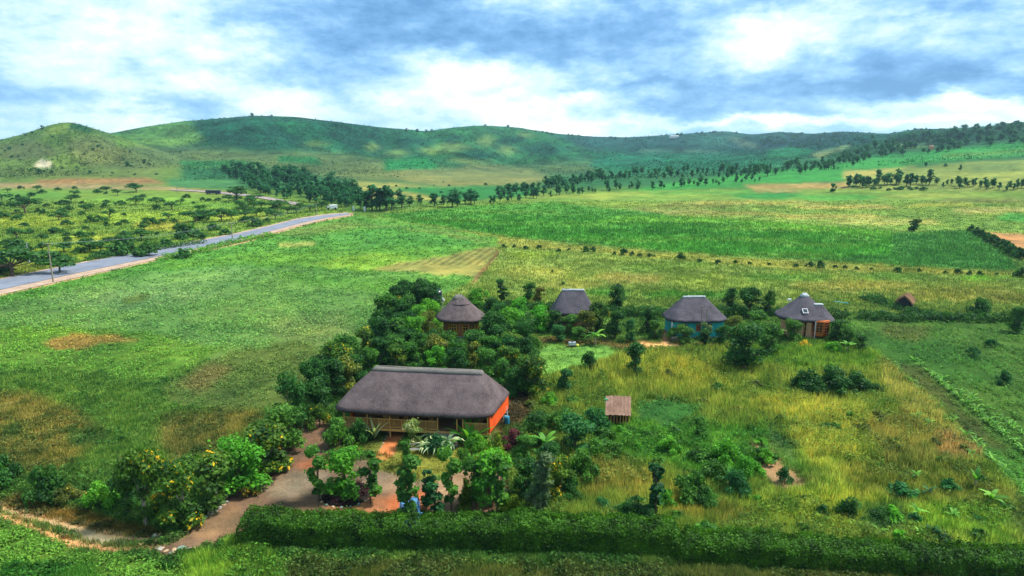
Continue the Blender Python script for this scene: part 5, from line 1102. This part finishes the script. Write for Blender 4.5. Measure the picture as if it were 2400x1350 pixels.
# --- water tank
p = atp(1028, 738); e = empty('water_tank', p, 0, label='black plastic water tank on a metal stand behind the yellow cottage', cat='water tank')
s_ = depth(p)/F; ht = 22*s_/.95
z0 = 3.0; b = MB().lathe([(.62,0),(.66,.05),(.66,.4),(.68,.45),(.66,.5),(.66,.9),(.68,.95),(.66,1.0),(.66,1.25),(.5,1.42),(.2,1.5),(.2,1.56)], 22, (0,0,z0)); b.build('tank', BLACKP, e, smooth=False)
MB().box((0,0,z0-.06), (1.7,1.6,.1)).build('platform', METAL, e)
for a in (-.7, .7):
    for c in (-.65, .65): MB().tube([(a, c, 0), (a, c, z0-.11)], .05, 5).build('leg', METAL, e)
b = MB(); [b.tube([(x, -.78, z0), (x, -.78, z0+.75)], .025, 4) for x in (-.8, -.45, .8)]; b.tube([(-.8,-.78,z0+.75),(-.45,-.78,z0+.75)], .025, 4); b.build('ladder', WHITE, e)
for x in (-.98, .98):
    MB().lathe([(.16,0),(.18,.1),(.16,.35),(.05,.4)], 10, (x, -.5, 2.6)).build('filter_barrel', WHITE, e)
# --- small things of the garden
p = atp(1341, 812); e = empty('beehive_box', p, .1, label='white box standing on the bright lawn beside a yellow ball', cat='box')
MB().box((0,0,.42), (1.0,.55,.34)).build('body', WHITE, e, bevel=.03); MB().box((0,0,.64), (1.1,.62,.07)).build('lid', METAL, e); MB().box((0,0,.70), (.3,.2,.05)).build('handle', BLACKP, e)
for x in (-.4,.4):
    for y in (-.2,.2): MB().box((x,y,.12), (.06,.06,.26)).build('leg', METAL, e)
p = atp(1353, 813); o = MB().lathe([(.03,0),(.17,.06),(.24,.2),(.22,.34),(.12,.44),(.02,.47)], 14).build('yellow_ball', simple('yellow_green', (226,236,90), None, 3, .6), smooth=True); o.location = p; tag(o, 'yellow-green ball on the lawn at the right of the white box', 'ball')
p = atp(975, 1062); e = empty('garden_bench', p, R(12), label='weathered grey slatted bench on the lawn in front of the house', cat='bench')
GW = simple('grey_wood', (150,152,144), (104,106,100), 8, .85); b = MB(); [b.box((0, y, .43), (1.25, .07, .035)) for y in (-.2,-.1,0,.1,.2)]; b.build('seat', GW, e)
b = MB(); [b.box((x, .27+.0, .68), (.05, .03, .42)) for x in np.linspace(-.58,.58,9)]; b.box((0, .27, .9), (1.25, .05, .06)); b.build('backrest', GW, e)
for x in (-.58,.58):
    for y in (-.2,.22): MB().box((x, y, .21), (.06,.06,.42)).build('leg', GW, e)
p = atp(1188, 995); e = empty('water_barrel', p, 0, label='blue plastic barrel standing beside the orange gable wall', cat='barrel'); MB().lathe([(.26,0),(.29,.08),(.3,.45),(.29,.82),(.25,.88)], 16).build('body', BLUEM, e); MB().lathe([(.27,.88),(.27,.93),(.1,.94)], 16).build('lid', BLUEM, e)
p = atp(1186, 985); b = MB(); b.tube([(-.25,0,0),(-.45,.4,1.5)], .03, 5); b.tube([(.25,0,0),(.05,.4,1.5)], .03, 5)
for i in range(5): b.tube([(-.27-.04*i, .08*i+.04, .25+.28*i),(.23-.04*i, .08*i+.04, .25+.28*i)], .022, 5)
o = b.build('ladder', WHITE); o.location = p; tag(o, 'thin pale ladder leaning behind the blue barrel', 'ladder')
p = atp(1963, 705); o = MB().tube([(-1.1,.3,1.2),(1.2,-.3,.95)], .06, 8).build('water_pipe', simple('cyan_paint', (60,190,200), None, 3, .5)); o.location = atp(1970, 722); tag(o, 'short turquoise pipe sticking out of the bushes right of the round cottage', 'pipe')
o = MB().tube([(0,0,0),(0,0,2.6)], .04, 6).box((.1,0,2.75), (.6,.35,.3)).build('satellite_box', WHITE); o.location = atp(1846, 738); tag(o, 'small white box on a pole behind the round cottage', 'box')
# --- car
p = atp(961, 1222); e = empty('parked_car', p, R(8), label='light blue hatchback parked behind the hedge, partly hidden by a sapling', cat='car')
CARB = simple('blue_paint', (70,140,190), (60,124,176), .5, .25, .6, 0, extra={'Coat Weight': .5}); 
prof = [(-1.95,.35,.78),(-1.9,.62,.82),(-1.2,.85,.85),(-.75,.92,.85),(1.55,.95,.86),(1.9,.8,.82),(1.95,.4,.78)]
vs = []; fs = []
for y, zt, hw in prof:
    vs += [(-hw,y,.28),(-hw-.02,y,zt*.6),(-hw+.04,y,zt),(hw-.04,y,zt),(hw+.02,y,zt*.6),(hw,y,.28)]
for i in range(len(prof)-1): fs += [(i*6+j, i*6+(j+1) % 6, (i+1)*6+(j+1) % 6, (i+1)*6+j) for j in range(6)]
fs += [tuple(range(6)), tuple((len(prof)-1)*6+j for j in range(6))[::-1]]
MB().add(vs, fs).build('body', CARB, e, bevel=.04)
g = [(-.85,.9,.76),(-.25,1.42,.62),(1.15,1.44,.62),(1.75,.92,.74)]; vs = []
for y, zt, hw in g: vs += [(-hw,y,zt),(hw,y,zt)]
MB().add(vs+[(-.76,-.85,.86),(.76,-.85,.86),(-.74,1.75,.86),(.74,1.75,.86)], [(0,1,3,2),(2,3,5,4),(4,5,7,6),(8,0,2,4,6,10),(11,7,5,3,1,9),(8,9,1,0),(6,7,11,10)]).build('windows', GLASS, e)
MB().box((0,.45,1.46), (1.3,1.5,.06)).build('car_roof', CARB, e, bevel=.02)
for sx_ in (-1,1):
    MB().tube([(sx_*.76,-.84,.92),(sx_*.63,-.26,1.45)], .035, 5).tube([(sx_*.75,1.72,.93),(sx_*.63,1.16,1.45)], .05, 5).tube([(sx_*.77,.45,.9),(sx_*.64,.45,1.44)], .04, 5).build('pillar', CARB, e)
    MB().box((sx_*.95,-.6,.98), (.18,.1,.14)).build('mirror', CARB, e, bevel=.02); MB().box((sx_*.6,-1.93,.62), (.3,.06,.14)).build('headlight', WHITE, e); MB().box((sx_*.66,1.94,.7), (.22,.06,.2)).build('tail_light', simple('lamp_red', (180,30,30), None, 3, .3), e)
    for y in (-1.25,1.2):
        w_o = MB().tube([(sx_*.72,y,.31),(sx_*.88,y,.31)], .31, 18).build('wheel', RUBBER, e); MB().tube([(sx_*.86,y,.31),(sx_*.895,y,.31)], .19, 12).build('rim', METAL, w_o)
# --- edging stones
STN = [simple('stone_grey', (176,172,160), (110,108,100), 6, .9), simple('stone_tan', (200,172,136), (140,116,92), 6, .9), simple('stone_green', (130,150,132), (86,104,92), 6, .9)]
def stone_me(i):
    r = np.random.default_rng(i); V = []; 
    import bmesh
    bm = bmesh.new(); bmesh.ops.create_icosphere(bm, subdivisions=2, radius=.5)
    for v in bm.verts: v.co *= 1+float(fbm(v.co.x*3+i*9, v.co.y*3+v.co.z*4, 2))*.6-.3; v.co.z *= .62
    me = bpy.data.meshes.new('stone'); bm.to_mesh(me); bm.free(); me.materials.append(STN[i % 3]); return me
SM = [stone_me(i) for i in range(6)]; random.seed(9)
def stone(px, py, s, label, group):
    o = bpy.data.objects.new('stone', random.choice(SM)); COL.objects.link(o); o.location = atp(px, py); o.location.z += s*.12; o.scale = (s*random.uniform(.8,1.3), s*random.uniform(.7,1.1), s*random.uniform(.7,1)); o.rotation_euler = (0,0,random.uniform(0,6)); tag(o, label, 'stone', group)
edge = [(398,1240),(425,1232),(450,1225),(465,1220),(480,1213),(494,1205),(505,1200),(514,1192),(524,1184),(531,1178),(556,1152),(562,1146)]
for i, (x, y) in enumerate(edge): stone(x, y, random.uniform(.35,.6), 'pale stone in the line edging the left side of the drive', 'stones edging the drive')
for i in range(16): stone(440+i*7.5+random.uniform(-3,3), 1222-i*4.6+random.uniform(-2,2), random.uniform(.25,.42), 'pale stone in the line edging the left side of the drive', 'stones edging the drive')
for x, y, s in ((352,1296,.7),(372,1290,.6),(388,1293,.4),(409,1292,.6),(425,1289,.75),(440,1290,.5),(452,1287,.45),(362,1257,.4),(375,1256,.45),(366,1252,.35),(536,1262,.4),(552,1258,.4),(566,1256,.35),(578,1252,.4),(345,1293,.4),(381,1285,.3),(400,1298,.35),(432,1296,.35)):
    stone(x, y, s, 'rough stone in the loose heap where the drive meets the track', 'stones at the mouth of the drive')
for i in range(9):
    a = -.2-i*.33; p = atp(812,1160); o = bpy.data.objects.new('stone', random.choice(SM)); COL.objects.link(o); o.location = (p.x+2.2*math.cos(a), p.y+2.2*math.sin(a), .08); s = random.uniform(.2,.34); o.scale = (s,s,s); tag(o, 'small stone around the round planting bed', 'stone', 'stones around the planting bed')
for i in range(7):
    t = i/6; [stone(886+26*t*1.0+o_*34-0, 1064-t*50, .22, 'small stone edging the brick path to the house', 'stones edging the brick path') for o_ in (-.03, 1.03)]
# wooden fence post by the track
o = MB().tube([(0,0,0),(.05,.02,1.3)], [.07,.06], 7).build('fence_post', M_PALEBARK); o.location = atp(343,1232); tag(o, 'pale wooden post standing under the tall flowering tree', 'post')
o = MB().tube([(0,0,.06),(2.0,1.0,.1)], .07, 7).build('log', M_PALEBARK); o.location = atp(395,1246); tag(o, 'pale log lying by the drive edge', 'log')

# ------------------------------------------------------------ roads
def strip(name, Lp, Rp, mat, lift, n=90):
    Lp, Rp = np.array(Lp, float), np.array(Rp, float); V = []; Fi = []
    a, b = at(Lp[:, 0], Lp[:, 1])[:, :2], at(Rp[:, 0], Rp[:, 1])[:, :2]
    def rs(P):
        s = np.concatenate([[0], np.cumsum(np.linalg.norm(np.diff(P, axis=0), axis=1))]); t = np.linspace(0, s[-1], n); return np.stack([np.interp(t, s, P[:, 0]), np.interp(t, s, P[:, 1])], 1)
    a, b = rs(a), rs(b); m_ = 4
    for i in range(n):
        for j in range(m_+1):
            q = a[i]+(b[i]-a[i])*j/m_; V.append((q[0], q[1], float(terrain(q[0], q[1]))+lift))
    for i in range(n-1):
        for j in range(m_): q = i*(m_+1)+j; Fi.append((q, q+1, q+m_+2, q+m_+1))
    o = np_mesh(name, np.array(V), np.array(Fi), 4, mat, smooth=True); tag(o, kind='structure'); return o
ASP = simple('asphalt', (126,132,146), (104,110,124), .25, .8, .2, .05, .01); GRV = simple('gravel_shoulder', (186,162,142), (150,126,108), .4, .95, .05, .1, .02)
RL = [(-240,704),(0,656),(200,616),(400,578),(560,548),(700,514),(760,505),(815,500)]; RM = [(-240,740),(0,681),(200,637),(400,596),(560,562),(700,525),(765,511),(822,503)]; RR = [(-240,752),(0,692),(200,647),(380,606),(560,569),(700,530),(768,514),(826,505)]
strip('road_shoulder', [(x-4, y-2) for x, y in RL], RR, GRV, .10); strip('road', RL, RM, ASP, .16)
strip('far_road', [(400,445),(450,446.5),(570,455),(640,465),(705,477)], [(400,447),(450,449),(570,460),(640,471),(700,484)], simple('pale_road', (160,146,140), (120,110,108), .3, .9), .3)
# ------------------------------------------------------------ power line, vehicles
def pole(px, py, tpy, label, arm=True, mat=None):
    p = atp(px, py); h = hm(p, py-tpy); e = empty('power_pole', p, R(-15), label=label, cat='power pole'); MB().tube([(0,0,-.2),(0,0,h)], [.16,.1], 8).build('shaft', mat or M_PALEBARK, e)
    if arm:
        MB().box((0,0,h-.25), (2.4,.14,.14)).build('crossarm', M_BARK, e)
        for x in (-1.1,0,1.1): MB().lathe([(.05,0),(.07,.08),(.03,.2)], 8, (x,0,h-.18)).build('insulator', CEM, e)
    return p+Vector((0,0,h))
tops = [pole(125,662,575,'tall leaning-grey power pole with a crossarm on the near road verge'), pole(545,561,524,'power pole beside the middle stretch of the road'), pole(742,505,478,'power pole where the road disappears'), ]
pole(69,617,572,'slim bluish pole behind the left acacia',False,METAL); pole(655,507,489,'slim pole left of the bend of the road',False); pole(184,430,408,'thin pole before the small left hill',False); pole(415,449,436,'thin pole by the far road',False)
w_b = MB()
for t0, t1 in zip(tops[:-1], tops[1:]):
    for dx in (-1.05, 0, 1.05): w_b.tube([t0+(t1-t0)*(i/8)+Vector((dx,0,-1.2*math.sin(PI*i/8))) for i in range(9)], .009, 3, False)
tag(w_b.build('power_cables', METAL), 'thin cables strung between the roadside power poles', 'cable')
def truck(px, py, Lm, Hm, c1, label, rz, name='truck', cab=True, cat='truck'):
    p = atp(px, py); p.z += .2; e = empty(name, p, rz, label=label, cat=cat); W_ = Hm*.8
    MB().box((.6*cab,0,Hm*.58), (Lm*(.76 if cab else 1), W_, Hm*.8)).build('body', c1, e, bevel=.15)
    if cab: MB().box((-Lm*.42,0,Hm*.42), (Lm*.2, W_*.95, Hm*.6)).build('cab', WHITE, e, bevel=.2)
    MB().box((-Lm*.47 if cab else 0,0,Hm*.66), (Lm*.12 if cab else Lm*.9, W_*1.02, Hm*.22)).build('windows', GLASS, e)
    for x in (-.36,.3):
        for y in (-1,1): MB().tube([(x*Lm,y*W_*.36,.45),(x*Lm,y*W_*.51,.45)], .45, 12).build('wheel', RUBBER, e)
truck(500,456,8.5,2.3,simple('navy_paint', (40,52,84), (28,36,60), 2, .4, .4),'dark blue bus on the far road below the hills',R(-12),'bus',False,'bus')
truck(778,492,4.6,2.1,WHITE,'white van among the trees near the bend of the road',R(20),'van',True,'van')
for x, y, l in ((829,494,'tiny white marker stone at the end of the road, left one'),(855,495,'tiny white marker stone at the end of the road, right one')):
    o = MB().box((0,0,.9), (.7,.5,1.8)).box((0,0,1.9), (.5,.35,.3)).build('road_marker', WHITE); o.location = atp(x, y); tag(o, l, 'marker')
for x, y, w_, l in ((1580,324,21,'long pale farm building on the far skyline slope'),(2182,352,12,'tiny pink-roofed house on the wooded right-hand hillside')):
    p = atp(x, y); s_ = depth(p)/F*w_; e = empty('farm_building', p, .1, label=l, cat='building'); k_ = s_*.12 if w_ > 20 else s_*.35
    MB().box((0,0,k_), (s_, s_*.3, k_*2)).build('wall', WHITE if w_ > 20 else STONE, e); MB().add([(-s_*.53,-s_*.2,k_*2),(s_*.53,-s_*.2,k_*2),(s_*.53,s_*.2,k_*2),(-s_*.53,s_*.2,k_*2),(-s_*.5,0,k_*2.6),(s_*.5,0,k_*2.6)], [(0,1,5,4),(2,3,4,5),(1,2,5),(3,0,4)]).build('roof', CEM if w_ > 20 else THP, e)
p = atp(102, 388)
# ------------------------------------------------------------ haze
hz = MB().box((0, 3500, 74.5), (11500, 7200, 153)).build('haze', None) if False else None
me = bpy.data.meshes.new('haze'); X0, X1, Y0, Y1, Z0, Z1_ = -8200, 8200, -60, 4320, -3, 105
me.from_pydata([(x, y, z_) for z_ in (Z0, Z1_) for x, y in ((X0,Y0),(X1,Y0),(X1,Y1),(X0,Y1))], [], [(0,3,2,1),(4,5,6,7),(0,1,5,4),(1,2,6,5),(2,3,7,6),(3,0,4,7)])
m, N = newmat('haze'); v_ = N.new('ShaderNodeVolumePrincipled'); v_.inputs['Color'].default_value = (.50,.82,1.0,1); v_.inputs['Density'].default_value = .00008; v_.inputs['Anisotropy'].default_value = .2; N.l.new(v_.outputs[0], N.out.inputs[1])
tag(link('haze', me, m), kind='stuff')
